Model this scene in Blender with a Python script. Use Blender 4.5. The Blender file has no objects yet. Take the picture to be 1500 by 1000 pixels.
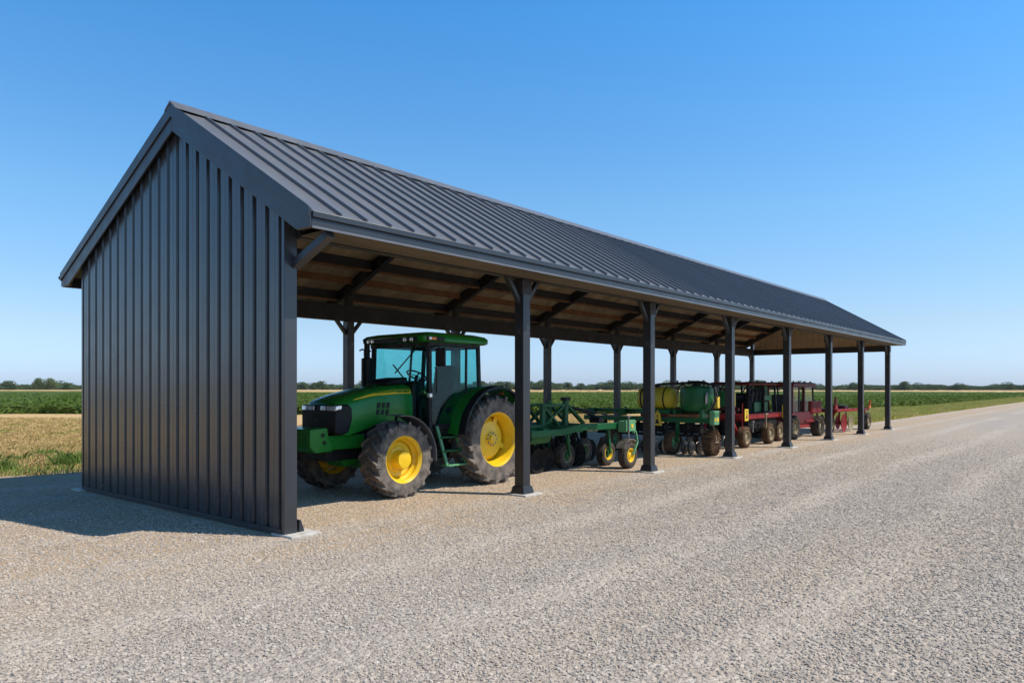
import bpy, bmesh, math, random
import numpy as np
from mathutils import Vector, Matrix
random.seed(7); RNG = np.random.default_rng(7)
R = math.radians
S = bpy.context.scene
COL = S.collection

# ------------------------------------------------------------------ materials
def nd(nt, t, **k):
    n = nt.nodes.new(t)
    for a, v in k.items():
        if hasattr(n, a): setattr(n, a, v)
        else: n.inputs[a].default_value = v
    return n

def mixc(nt, fac, a, b, mode='MIX'):
    m = nt.nodes.new('ShaderNodeMix'); m.data_type = 'RGBA'; m.blend_type = mode
    for s, v in ((0, fac), (6, a), (7, b)):
        if hasattr(v, 'is_linked') or hasattr(v, 'links'): nt.links.new(v, m.inputs[s])
        elif s == 0: m.inputs[0].default_value = v
        else: m.inputs[s].default_value = (*v, 1)
    return m.outputs[2]

def ramp(nt, src, lo, hi, a=0.0, b=1.0):
    m = nt.nodes.new('ShaderNodeMapRange')
    m.inputs[1].default_value = lo; m.inputs[2].default_value = hi
    m.inputs[3].default_value = a; m.inputs[4].default_value = b
    nt.links.new(src, m.inputs[0]); return m.outputs[0]

def noise(nt, co, scale, detail=4, rough=.55, scl=None):
    if scl:
        mp = nt.nodes.new('ShaderNodeMapping'); mp.inputs['Scale'].default_value = scl
        nt.links.new(co, mp.inputs[0]); co = mp.outputs[0]
    n = nt.nodes.new('ShaderNodeTexNoise'); n.inputs['Scale'].default_value = scale
    n.inputs['Detail'].default_value = detail; n.inputs['Roughness'].default_value = rough
    nt.links.new(co, n.inputs['Vector']); return n.outputs[0]

def mat(name, col, rough=.5, metal=0.0, var=.25, vscale=3.0, bump=0.0, bscale=40.0,
        dirt=None, damt=0.5, dscale=2.5, spec=.5, coat=0.0, stretch=None):
    """paint / rubber / wood / steel: base colour broken up by noise, patchy gloss, optional blotches of dirt"""
    m = bpy.data.materials.new(name); m.use_nodes = True
    nt = m.node_tree; b = nt.nodes['Principled BSDF']
    tc = nt.nodes.new('ShaderNodeTexCoord'); co = tc.outputs['Object']
    n1 = noise(nt, co, vscale, 5, .6, stretch)
    d = tuple(c * (1 - var) for c in col); l = tuple(min(1, c * (1 + var)) for c in col)
    c = mixc(nt, ramp(nt, n1, .3, .7), d, l)
    if dirt:
        n2 = noise(nt, co, dscale, 8, .68)
        c = mixc(nt, ramp(nt, n2, .62 - damt * .35, .72, 0, min(1, .3 + damt)), c, dirt)
    nt.links.new(c, b.inputs['Base Color'])
    n3 = noise(nt, co, vscale * 2.3, 4)
    nt.links.new(ramp(nt, n3, .3, .7, rough * .8, min(1, rough * 1.2)), b.inputs['Roughness'])
    b.inputs['Metallic'].default_value = metal
    b.inputs['Specular IOR Level'].default_value = spec
    b.inputs['Coat Weight'].default_value = coat
    if bump:
        bp = nt.nodes.new('ShaderNodeBump'); bp.inputs['Strength'].default_value = bump
        bp.inputs['Distance'].default_value = .01
        nt.links.new(noise(nt, co, bscale, 0 if bscale < 5 else 4), bp.inputs['Height'])
        nt.links.new(bp.outputs[0], b.inputs['Normal'])
    return m

def glass_mat(name, tint, refl=.08):
    m = bpy.data.materials.new(name); m.use_nodes = True; nt = m.node_tree
    nt.nodes.remove(nt.nodes['Principled BSDF'])
    out = nt.nodes['Material Output']
    tr = nd(nt, 'ShaderNodeBsdfTransparent'); tr.inputs[0].default_value = (*tint, 1)
    gl = nd(nt, 'ShaderNodeBsdfGlossy'); gl.inputs['Roughness'].default_value = .03
    lw = nd(nt, 'ShaderNodeLayerWeight'); lw.inputs[0].default_value = .5
    pw = nd(nt, 'ShaderNodeMath'); pw.operation = 'POWER'; pw.inputs[1].default_value = 4; nt.links.new(lw.outputs['Facing'], pw.inputs[0])
    fr_out = ramp(nt, pw.outputs[0], 0, 1, refl*.25, .55)
    mx = nd(nt, 'ShaderNodeMixShader')
    tc = nt.nodes.new('ShaderNodeTexCoord')
    df = nd(nt, 'ShaderNodeBsdfDiffuse'); df.inputs[0].default_value = (.35, .36, .32, 1)
    m2 = nd(nt, 'ShaderNodeMixShader')
    nt.links.new(ramp(nt, noise(nt, tc.outputs['Object'], 5, 6, .7), .45, .8, .0, .035), m2.inputs[0])
    nt.links.new(tr.outputs[0], m2.inputs[1]); nt.links.new(df.outputs[0], m2.inputs[2])
    nt.links.new(fr_out, mx.inputs[0]); nt.links.new(m2.outputs[0], mx.inputs[1]); nt.links.new(gl.outputs[0], mx.inputs[2])
    nt.links.new(mx.outputs[0], out.inputs[0]); return m

DUST = (.30, .25, .19); MUD = (.15, .10, .065)
M = {}
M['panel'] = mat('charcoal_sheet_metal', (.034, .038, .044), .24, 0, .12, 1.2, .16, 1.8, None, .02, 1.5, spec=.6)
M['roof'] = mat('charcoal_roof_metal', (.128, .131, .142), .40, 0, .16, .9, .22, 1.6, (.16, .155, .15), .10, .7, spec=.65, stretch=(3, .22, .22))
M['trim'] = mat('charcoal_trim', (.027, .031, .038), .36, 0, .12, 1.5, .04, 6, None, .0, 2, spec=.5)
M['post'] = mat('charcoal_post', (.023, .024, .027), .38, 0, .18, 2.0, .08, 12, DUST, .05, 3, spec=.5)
M['beam'] = mat('black_steel_rafter', (.018, .017, .017), .6, 0, .2, 2, 0, 1, DUST, .0, 2)
M['lath'] = mat('red_brown_batten', (.20, .085, .028), .8, 0, .3, 4, .1, 30)
M['concrete'] = mat('concrete', (.50, .47, .42), .9, 0, .15, 8, .3, 60, DUST, .3, 6)
M['green'] = mat('green_paint', (.014, .185, .020), .30, 0, .10, 2, 0, 1, (.07, .10, .04), .02, 3, spec=.32, coat=.10)
M['green_dusty'] = mat('dusty_green_paint', (.009, .100, .030), .45, 0, .2, 3, 0, 1, (.08, .09, .04), .12, 4, spec=.3)
M['green_pale'] = mat('sunbleached_green_paint', (.10, .30, .13), .5, 0, .15, 5, 0, 1, DUST, .15, 6)
M['yellow'] = mat('yellow_paint', (.80, .50, .012), .35, 0, .08, 3, 0, 1, (.38, .26, .08), .14, 4, coat=.2)
M['tank_yellow'] = mat('yellow_poly_tank', (.52, .42, .03), .5, 0, .12, 2.5, 0, 1, (.25, .2, .06), .25, 3)
M['red'] = mat('faded_red_paint', (.23, .012, .010), .55, 0, .22, 3, 0, 1, (.12, .05, .03), .2, 4, spec=.25)
M['maroon'] = mat('dark_red_paint', (.10, .009, .010), .5, 0, .2, 3, 0, 1, (.10, .05, .04), .15, 4, spec=.3)
M['black'] = mat('black_plastic', (.010, .010, .011), .5, 0, .2, 5, .05, 80, DUST, .04, 4, spec=.28)
M['grey'] = mat('grey_plastic', (.14, .14, .15), .5, 0, .15, 4, .05, 60, DUST, .3, 4)
M['steel'] = mat('worn_steel', (.25, .23, .21), .45, .7, .3, 6, .1, 40, MUD, .5, 5)
M['rubber'] = mat('dusty_rubber', (.085, .074, .066), .85, 0, .25, 5, .25, 60, (.27, .22, .175), .66, 5, spec=.25)
M['rubber_small'] = mat('brown_dusted_rubber', (.055, .044, .036), .9, 0, .3, 8, .25, 60, (.16, .12, .085), .45, 9, spec=.2)
M['muddy'] = mat('muddy_rubber', (.075, .044, .026), .95, 0, .35, 9, .5, 30, (.19, .115, .06), .5, 8, spec=.15)
M['tan_rim'] = mat('mud_coated_rim', (.30, .24, .13), .7, 0, .3, 8, .2, 40, MUD, .5, 8)
M['hose'] = mat('black_hose', (.012, .012, .012), .5, 0, .2, 8)
M['seat'] = mat('dark_seat_fabric', (.03, .033, .035), .9, 0, .2, 8, .2, 80)
M['glass'] = glass_mat('teal_tinted_glass', (.62, .885, .885))
M['glass_clear'] = glass_mat('dusty_clear_glass', (.86, .93, .90))
M['lens'] = mat('headlamp_lens', (.90, .90, .88), .14, .55, .12, 20, .3, 60, spec=.8)
M['amber'] = mat('amber_lens', (.75, .22, .02), .25, 0, .1, 10)
M['sticker'] = mat('yellow_decal', (.75, .50, .03), .45, 0, .12, 9, 0, 1, (.12, .1, .04), .35, 14)
M['orange'] = mat('orange_paint', (.62, .16, .03), .5, 0, .2, 6)

def wood_mat():
    m = mat('plywood_roof_deck', (.46, .33, .185), .85, 0, .3, 2.2, .15, 20, (.20, .14, .07), .25, 1.2, stretch=(1, .35, 1))
    nt = m.node_tree; b = nt.nodes['Principled BSDF']
    tc = nt.nodes.new('ShaderNodeTexCoord')
    w = nt.nodes.new('ShaderNodeTexBrick'); w.inputs['Scale'].default_value = 1
    w.inputs['Brick Width'].default_value = .6; w.inputs['Row Height'].default_value = 2.4
    w.inputs['Mortar Size'].default_value = .006; w.offset = .5
    w.inputs['Color1'].default_value = (1, 1, 1, 1); w.inputs['Color2'].default_value = (.72, .70, .68, 1)
    w.inputs['Mortar'].default_value = (.25, .22, .2, 1)
    nt.links.new(tc.outputs['Object'], w.inputs[0])
    src = b.inputs['Base Color'].links[0].from_socket
    nt.links.new(mixc(nt, 1.0, src, w.outputs[0], 'MULTIPLY'), b.inputs['Base Color'])
    return m
M['deck'] = wood_mat()
M['darkwood'] = mat('dark_weathered_wood', (.095, .07, .042), .85, 0, .3, 1.5, .15, 20, (.05, .035, .02), .3, 1.2, stretch=(.3, 1, 1))
M['iron'] = mat('black_iron', (.014, .013, .012), .9, 0, .3, 6, .2, 40, (.06, .045, .03), .3, 6, spec=.15)
M['tanpanel'] = mat('tan_lining_panel', (.46, .33, .2), .7, 0, .15, 2, .05, 10)

# ------------------------------------------------------------------ mesh builder (world coordinates)
class MB:
    def __init__(s): s.v = []; s.f = []; s.m = []; s.mi = 0
    def add(s, vs, fs):
        o = len(s.v); s.v += [tuple(p) for p in vs]
        s.f += [tuple(i + o for i in f) for f in fs]; s.m += [s.mi] * len(fs)
    def box(s, x0, x1, y0, y1, z0, z1):
        s.add([(x0,y0,z0),(x1,y0,z0),(x1,y1,z0),(x0,y1,z0),(x0,y0,z1),(x1,y0,z1),(x1,y1,z1),(x0,y1,z1)],
              [(0,3,2,1),(4,5,6,7),(0,1,5,4),(1,2,6,5),(2,3,7,6),(3,0,4,7)]); return s
    def bar(s, p, q, w, h, up=(0,0,1), taper=1.0):
        p, q = Vector(p), Vector(q); d = (q - p).normalized(); u = Vector(up)
        a = d.cross(u)
        if a.length < 1e-4: a = d.cross(Vector((0,1,0)))
        a.normalize(); b = a.cross(d)
        vs = []
        for c, t in ((p, 1), (q, taper)):
            for i, j in ((-1,-1),(1,-1),(1,1),(-1,1)): vs.append(c + a*(i*w/2*t) + b*(j*h/2*t))
        s.add(vs, [(0,3,2,1),(4,5,6,7),(0,1,5,4),(1,2,6,5),(2,3,7,6),(3,0,4,7)][::1]); return s
    def tube(s, pts, r, n=8, cap=True):
        pts = [Vector(p) for p in pts]; rings = []; prev = None
        rs = r if isinstance(r, (list, tuple)) else [r]*len(pts)
        for i, p in enumerate(pts):
            d = (pts[min(i+1, len(pts)-1)] - pts[max(i-1, 0)]).normalized()
            a = d.cross(Vector((0,0,1))) if abs(d.z) < .95 else d.cross(Vector((0,1,0)))
            if prev is not None:
                a = prev - d*prev.dot(d)
            a.normalize(); prev = a; b = d.cross(a)
            rings.append([p + (a*math.cos(2*math.pi*k/n) + b*math.sin(2*math.pi*k/n))*rs[i] for k in range(n)])
        return s.loft(rings, cap)
    def loft(s, rings, cap=True, closed=True):
        n = len(rings[0]); vs = [p for r in rings for p in r]; fs = []
        for i in range(len(rings)-1):
            for k in range(n if closed else n-1):
                k2 = (k+1) % n
                fs.append((i*n+k, i*n+k2, (i+1)*n+k2, (i+1)*n+k))
        if cap:
            fs.append(tuple(range(n-1, -1, -1))); fs.append(tuple((len(rings)-1)*n + k for k in range(n)))
        s.add(vs, fs); return s
    def lathe(s, prof, c=(0,0,0), axis='y', n=32, a0=0, a1=2*math.pi):
        """prof: (radius, offset along axis); full turn"""
        full = abs(a1-a0-2*math.pi) < 1e-6; cnt = n if full else n+1; vs = []
        for r, t in prof:
            for k in range(cnt):
                a = a0 + (a1-a0)*k/n; x, z = r*math.cos(a), r*math.sin(a)
                vs.append({'y': (c[0]+x, c[1]+t, c[2]+z), 'x': (c[0]+t, c[1]+x, c[2]+z), 'z': (c[0]+x, c[1]+z, c[2]+t)}[axis])
        fs = []
        for i in range(len(prof)-1):
            for k in range(n):
                k2 = (k+1) % cnt
                fs.append((i*cnt+k, i*cnt+k2, (i+1)*cnt+k2, (i+1)*cnt+k))
        s.add(vs, fs); return s
    def prism(s, poly, a, b, plane='xz'):
        """polygon in a plane, extruded along the third axis from a to b"""
        f = {'xz': lambda p, t: (p[0], t, p[1]), 'yz': lambda p, t: (t, p[0], p[1]), 'xy': lambda p, t: (p[0], p[1], t)}[plane]
        n = len(poly); vs = [f(p, a) for p in poly] + [f(p, b) for p in poly]
        fs = [tuple(range(n)), tuple(range(2*n-1, n-1, -1))] + [(k, k+n, (k+1) % n + n, (k+1) % n) for k in range(n)]
        s.add(vs, fs); return s
    def mesh(s, name, mats, loc=(0,0,0), smooth=35, recalc=True):
        me = bpy.data.meshes.new(name)
        me.from_pydata([(p[0]-loc[0], p[1]-loc[1], p[2]-loc[2]) for p in s.v], [], s.f)
        for m in (mats if isinstance(mats, (list, tuple)) else [mats]): me.materials.append(m)
        if any(s.m): me.polygons.foreach_set('material_index', s.m)
        if recalc:
            bm = bmesh.new(); bm.from_mesh(me)
            bmesh.ops.remove_doubles(bm, verts=bm.verts, dist=1e-5)
            bmesh.ops.recalc_face_normals(bm, faces=bm.faces); bm.to_mesh(me); bm.free()
        if smooth:
            me.polygons.foreach_set('use_smooth', [True]*len(me.polygons))
            me.set_sharp_from_angle(angle=R(smooth))
        me.update(); return me

def wloc(o):
    v = Vector((0,0,0))
    while o: v += o.location; o = o.parent
    return v

def part(name, mb, m, parent=None, bevel=0, smooth=35, label=None, at=None):
    """one mesh object, its vertices given in world coordinates; `at` gives it an origin of its own"""
    pl = wloc(parent) if parent else Vector((0,0,0)); ow = Vector(at) if at is not None else pl
    o = bpy.data.objects.new(name, mb.mesh(name, m, ow, smooth)); COL.objects.link(o)
    if parent: o.parent = parent
    o.location = ow - pl
    if bevel:
        b = o.modifiers.new('edges', 'BEVEL'); b.width = bevel; b.segments = 2; b.limit_method = 'ANGLE'; b.angle_limit = R(40)
        b.harden_normals = False
    if label: o['label'] = label
    return o

def thing(name, label, cat, loc, group=None):
    o = bpy.data.objects.new(name, None); COL.objects.link(o); o.location = loc; o.empty_display_size = .3
    o['label'] = label; o['category'] = cat
    if group: o['group'] = group
    return o

def copy_tree(o, parent=None, loc=None):
    c = o.copy(); COL.objects.link(c); c.parent = parent
    if loc is not None: c.location = loc
    for ch in list(o.children): copy_tree(ch, c)
    return c

# ------------------------------------------------------------------ camera (level, shifted up), light, sky
CX, CY, CZ, YAW = -5.06, -7.902, 1.85, R(39.881)
cam = bpy.data.cameras.new('camera'); co = bpy.data.objects.new('camera', cam); COL.objects.link(co); S.camera = co
co.location = (CX, CY, CZ); co.rotation_euler = (math.pi/2, 0, YAW - math.pi/2)
cam.sensor_width = 36; cam.lens = 36*1066.3/1500; cam.shift_y = 68.7/1500; cam.clip_end = 6000; cam.clip_start = .05
CA, SA = math.cos(YAW), math.sin(YAW)
def camxy(fw, r): return (CX + fw*CA + r*SA, CY + fw*SA - r*CA)       # ground point from depth / sideways metres

SUN_EL, SUNX, SUNY = R(53), .479, -.878
sun = bpy.data.lights.new('sun', 'SUN'); so = bpy.data.objects.new('sun', sun); COL.objects.link(so)
sun.energy = 5.0; sun.angle = R(.53); sun.color = (1, .93, .83)
so.rotation_euler = Vector((-SUNX*math.cos(SUN_EL), -SUNY*math.cos(SUN_EL), -math.sin(SUN_EL))).to_track_quat('-Z', 'Y').to_euler()
so.location = (10, -20, 30)
W = bpy.data.worlds.new('World'); S.world = W; W.use_nodes = True
nt = W.node_tree; bg = nt.nodes['Background']
sky = nt.nodes.new('ShaderNodeTexSky'); sky.sky_type = 'NISHITA'; sky.sun_disc = False
sky.sun_elevation = SUN_EL; sky.sun_rotation = math.atan2(SUNX, SUNY)
sky.air_density = 1.0; sky.dust_density = .6; sky.ozone_density = 2.2; sky.altitude = 50
# clear-day colour balance by height above the horizon: deeper blue higher up, pale blue instead of yellow low down
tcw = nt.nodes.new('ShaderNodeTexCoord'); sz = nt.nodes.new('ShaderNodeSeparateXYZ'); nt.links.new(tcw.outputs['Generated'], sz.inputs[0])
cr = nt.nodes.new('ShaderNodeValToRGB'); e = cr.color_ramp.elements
stops = [(0, (.76, .99, 1.62)), (.024, (.76, .965, 1.50)), (.083, (.83, .94, 1.135)), (.23, (.75, 1.13, 1.31)), (.46, (.46, 1.19, 1.62)), (.62, (.42, .98, 1.30)), (.8, (.24, .50, .66)), (1, (.20, .40, .52))]  # unseen zenith stops darkened to weaken sky fill in the shadows
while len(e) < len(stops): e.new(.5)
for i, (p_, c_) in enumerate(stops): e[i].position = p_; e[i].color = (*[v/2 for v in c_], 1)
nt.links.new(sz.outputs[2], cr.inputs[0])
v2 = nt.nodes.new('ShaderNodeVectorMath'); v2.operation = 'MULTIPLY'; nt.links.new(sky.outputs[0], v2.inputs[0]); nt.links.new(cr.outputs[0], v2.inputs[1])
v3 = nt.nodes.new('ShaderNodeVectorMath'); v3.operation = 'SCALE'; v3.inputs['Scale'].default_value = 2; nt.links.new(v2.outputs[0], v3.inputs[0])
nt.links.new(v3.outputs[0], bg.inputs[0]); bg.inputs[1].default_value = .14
S.view_settings.view_transform = 'Standard'; S.view_settings.look = 'None'
S.view_settings.exposure = 0; S.view_settings.gamma = 1
S.render.engine = 'CYCLES'; S.cycles.max_bounces = 8; S.cycles.transparent_max_bounces = 16
S.cycles.use_denoising = True

# ------------------------------------------------------------------ ground
def struct(name, mb_or_me, m=None, kind='structure'):
    me = mb_or_me.mesh(name, m, smooth=0, recalc=False) if isinstance(mb_or_me, MB) else mb_or_me
    o = bpy.data.objects.new(name, me); COL.objects.link(o); o['kind'] = kind; return o

def ground_mat(name, c1, c2, c3, scale, bump=.5, streak=None):
    m = bpy.data.materials.new(name); m.use_nodes = True; nt = m.node_tree; b = nt.nodes['Principled BSDF']
    co = nt.nodes.new('ShaderNodeTexCoord').outputs['Object']
    c = mixc(nt, ramp(nt, noise(nt, co, scale, 6, .65), .35, .65), c1, c2)
    c = mixc(nt, ramp(nt, noise(nt, co, scale*.17, 5, .6, streak), .48, .66), c, c3)
    c = mixc(nt, ramp(nt, noise(nt, co, scale*9, 3, .6), .35, .7, 0, .55), c, tuple(v*.45 for v in c1))
    nt.links.new(c, b.inputs['Base Color']); b.inputs['Roughness'].default_value = .95
    b.inputs['Specular IOR Level'].default_value = .15
    bp = nt.nodes.new('ShaderNodeBump'); bp.inputs['Strength'].default_value = bump; bp.inputs['Distance'].default_value = .08
    nt.links.new(noise(nt, co, scale*6, 5, .7), bp.inputs['Height']); nt.links.new(bp.outputs[0], b.inputs['Normal'])
    return m

def gravel_mat():
    m = bpy.data.materials.new('crushed_gravel'); m.use_nodes = True; nt = m.node_tree; b = nt.nodes['Principled BSDF']
    co = nt.nodes.new('ShaderNodeTexCoord').outputs['Object']
    def vor(scale, feat='F1'):
        v = nt.nodes.new('ShaderNodeTexVoronoi'); v.inputs['Scale'].default_value = scale; v.feature = feat
        nt.links.new(co, v.inputs['Vector']); return v
    v1 = vor(24); v2 = vor(60)
    sep = nt.nodes.new('ShaderNodeSeparateColor'); nt.links.new(v1.outputs['Color'], sep.inputs[0])
    grey, tan = (.43, .37, .315), (.475, .385, .295)
    c = mixc(nt, ramp(nt, noise(nt, co, .35, 5, .6, (.25, 1, 1)), .40, .62), grey, tan)
    # the strip along the front posts is worn to tan fines
    sx = nt.nodes.new('ShaderNodeSeparateXYZ'); nt.links.new(co, sx.inputs[0])
    w1 = nt.nodes.new('ShaderNodeMath'); w1.operation = 'ADD'; nt.links.new(sx.outputs[1], w1.inputs[0])
    nt.links.new(ramp(nt, noise(nt, co, .6, 4), .2, .8, -1.4, 1.4), w1.inputs[1])
    c = mixc(nt, ramp(nt, w1.outputs[0], -1.15, -.15, 0, .9), c, (.52, .37, .23))
    # wheel tracks running with the road
    wob = nt.nodes.new('ShaderNodeMath'); wob.operation = 'ADD'; nt.links.new(sx.outputs[1], wob.inputs[0])
    nt.links.new(ramp(nt, noise(nt, co, .12, 3), 0, 1, -.55, .55), wob.inputs[1])
    ml = nt.nodes.new('ShaderNodeMath'); ml.operation = 'MULTIPLY'; nt.links.new(wob.outputs[0], ml.inputs[0]); ml.inputs[1].default_value = 6.2832/1.95
    cs = nt.nodes.new('ShaderNodeMath'); cs.operation = 'COSINE'; nt.links.new(ml.outputs[0], cs.inputs[0])
    brk = nt.nodes.new('ShaderNodeMath'); brk.operation = 'MULTIPLY'
    nt.links.new(ramp(nt, cs.outputs[0], .35, .95), brk.inputs[0]); nt.links.new(ramp(nt, noise(nt, co, .25, 4, .6, (.35, 1, 1)), .38, .6, .15, 1), brk.inputs[1])
    c = mixc(nt, brk.outputs[0], c, (.54, .46, .375))
    c = mixc(nt, ramp(nt, sep.outputs[0], 0, 1, .0, .5), c, (.23, .19, .15))
    c = mixc(nt, ramp(nt, sep.outputs[1], .7, 1, 0, .6), c, (.62, .54, .45))
    c = mixc(nt, ramp(nt, noise(nt, co, 1.7, 5, .7), .55, .75, 0, .35), c, (.34, .27, .195))
    nt.links.new(c, b.inputs['Base Color']); b.inputs['Roughness'].default_value = .9
    b.inputs['Specular IOR Level'].default_value = .25
    ad = nt.nodes.new('ShaderNodeMath'); ad.operation = 'ADD'
    nt.links.new(v1.outputs['Distance'], ad.inputs[0]); nt.links.new(ramp(nt, v2.outputs['Distance'], 0, 1, 0, .5), ad.inputs[1])
    bp = nt.nodes.new('ShaderNodeBump'); bp.invert = True; bp.inputs['Strength'].default_value = .8; bp.inputs['Distance'].default_value = .025
    nt.links.new(ad.outputs[0], bp.inputs['Height']); nt.links.new(bp.outputs[0], b.inputs['Normal'])
    return m

M['meadow'] = ground_mat('dry_meadow', (.66, .45, .215), (.60, .40, .185), (.48, .37, .15), .55, .6, (.4, 1, 1))
M['gravel'] = gravel_mat()
M['straw'] = ground_mat('ripe_grain', (.60, .41, .18), (.54, .35, .13), (.62, .44, .22), .08, .3)
M['verge'] = ground_mat('verge_grass', (.28, .29, .07), (.36, .33, .10), (.55, .42, .20), .6, .6, (.3, 1, 1))
M['soil'] = ground_mat('bare_dirt', (.46, .34, .235), (.40, .30, .20), (.50, .40, .29), .9, .5)

g = MB(); N = 96
g.add([(0, 0, -.02)] + [(4200*math.cos(2*math.pi*k/N), 4200*math.sin(2*math.pi*k/N), -.02) for k in range(N)],
      [(0, k+1, (k+1) % N + 1) for k in range(N)])
struct('ground', g, M['meadow'])

def ragged(pts, step, amp, seed):
    rr = random.Random(seed); out = []
    for i in range(len(pts)-1):
        a, b = Vector(pts[i]), Vector(pts[i+1]); n = max(1, int((b-a).length/step))
        for k in range(n):
            p = a.lerp(b, k/n); out.append((p.x + rr.uniform(-amp, amp)*.5, p.y + rr.uniform(-amp, amp)))
    out.append(tuple(pts[-1])); return out
back_edge = ragged([(700, 3.2), (140, 2.4), (60, 2.6), (42, 2.7), (36.5, 3.6), (34, 7.4)], 1.2, .22, 3)[:-1] + \
            ragged([(34, 7.6), (12, 7.8), (2, 8.0), (-12, 8.6), (-45, 9)], .7, .28, 4)
g = MB(); g.add([(x, y, 0) for x, y in [(-45, -45), (700, -45)] + back_edge], [tuple(range(len(back_edge)+2))])
struct('gravel_yard', g, M['gravel'])
# worn strip of bare dirt between the gravel and the dry meadow
de = ragged([(33.5, 9.4), (12, 10.6), (2, 11.2), (-14, 12), (-45, 12)], .6, .5, 9)
g = MB(); g.add([(x, y, -.012) for x, y in [(-45, 8), (33.5, 7)] + de], [tuple(range(len(de)+2))]); struct('dirt_track', g, M['soil'])
ve = [(x, y) for x, y in ragged([(36, 9), (50, 8.2), (70, 7.6), (140, 6.4), (700, 6.5)], 2, .5, 12)]
g = MB(); g.add([(x, y, -.008) for x, y in [(700, 2), (33.8, 2)] + ve], [tuple(range(len(ve)+2))]); struct('grass_verge', g, M['verge'])

# crushed stones lying loose over the yard, thickest where one walks up to the shed
def stones():
    P = []
    n = 330000
    fw = 3.2 + (27-3.2)*RNG.random(n)**.85; r = fw*(RNG.random(n)*2-1)*.95
    keep = RNG.random(n) < np.clip((27-fw)/16, .0, 1); fw, r = fw[keep], r[keep]
    x = CX + fw*CA + r*SA; y = CY + fw*SA - r*CA
    ok = (y < 8.0) & ~((x > -.1) & (x < .5) & (y > -.1) & (y < 6.6))
    den = 1 - .75*np.clip((y + .6)/.8, 0, 1)*(x > .3) - .8*np.clip((np.cos((y + .25*np.sin(x*.35))*6.2832/1.95) - .35)/.6, 0, 1)*(y < -1)*(.62+.38*np.sin(x*.6+y*.9))
    ok &= RNG.random(len(x)) < den
    x, y = x[ok], y[ok]
    me = bpy.data.meshes.new('loose_gravel'); me.vertices.add(len(x))
    me.vertices.foreach_set('co', np.stack([x, y, np.full(len(x), .003)], 1).ravel().astype('f')); me.update()
    m = bpy.data.materials.new('gravel_stone'); m.use_nodes = True; nt = m.node_tree; b = nt.nodes['Principled BSDF']
    oi = nt.nodes.new('ShaderNodeObjectInfo'); cr = nt.nodes.new('ShaderNodeValToRGB')
    cols = [(.31,.27,.23),(.40,.345,.29),(.44,.38,.32),(.465,.40,.335),(.47,.39,.305),(.485,.425,.36),(.415,.36,.305),(.58,.515,.44)]
    e = cr.color_ramp.elements
    while len(e) < len(cols): e.new(.5)
    for i, c in enumerate(cols): e[i].position = i/(len(cols)-1); e[i].color = (*c, 1)
    nt.links.new(oi.outputs['Random'], cr.inputs[0])
    pat = ramp(nt, noise(nt, oi.outputs['Location'], .45, 5, .65, (.3, 1, 1)), .42, .62)
    cc = mixc(nt, pat, cr.outputs[0], mixc(nt, .45, cr.outputs[0], (.48, .395, .31)))
    pat2 = ramp(nt, noise(nt, oi.outputs['Location'], 1.1, 4, .6), .55, .7, 0, .45)
    nt.links.new(mixc(nt, pat2, cc, (.26, .225, .19)), b.inputs['Base Color'])
    b.inputs['Roughness'].default_value = .88; b.inputs['Specular IOR Level'].default_value = .25
    me.materials.append(m)
    o = struct('loose_gravel', me, kind='stuff'); o['label'] = 'loose crushed grey and tan stones over the gravel yard'
    ng = bpy.data.node_groups.new('scatter_stones', 'GeometryNodeTree')
    ng.interface.new_socket('Geometry', in_out='INPUT', socket_type='NodeSocketGeometry')
    ng.interface.new_socket('Geometry', in_out='OUTPUT', socket_type='NodeSocketGeometry')
    gi, go = ng.nodes.new('NodeGroupInput'), ng.nodes.new('NodeGroupOutput')
    ico = ng.nodes.new('GeometryNodeMeshIcoSphere'); ico.inputs['Radius'].default_value = 1; ico.inputs['Subdivisions'].default_value = 1
    sm = ng.nodes.new('GeometryNodeSetMaterial'); sm.inputs['Material'].default_value = m
    iop = ng.nodes.new('GeometryNodeInstanceOnPoints')
    def rv(lo, hi, seed):
        q = ng.nodes.new('FunctionNodeRandomValue'); q.data_type = 'FLOAT_VECTOR'; q.inputs['Seed'].default_value = seed
        q.inputs[0].default_value = lo; q.inputs[1].default_value = hi; return q.outputs[0]
    mul = ng.nodes.new('ShaderNodeVectorMath'); mul.operation = 'SCALE'
    pw = ng.nodes.new('FunctionNodeRandomValue'); pw.inputs['Seed'].default_value = 5
    pw.inputs[2].default_value = .35; pw.inputs[3].default_value = 1.3
    L = ng.links.new
    L(rv((.006, .005, .004), (.023, .015, .011), 1), mul.inputs[0]); L(pw.outputs[1], mul.inputs['Scale'])
    L(ico.outputs[0], sm.inputs[0]); L(gi.outputs[0], iop.inputs['Points']); L(sm.outputs[0], iop.inputs['Instance'])
    L(rv((-.5, -.5, 0), (.5, .5, 6.28), 2), iop.inputs['Rotation']); L(mul.outputs[0], iop.inputs['Scale'])
    L(iop.outputs[0], go.inputs[0])
    md = o.modifiers.new('stones', 'NODES'); md.node_group = ng
stones()

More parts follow.
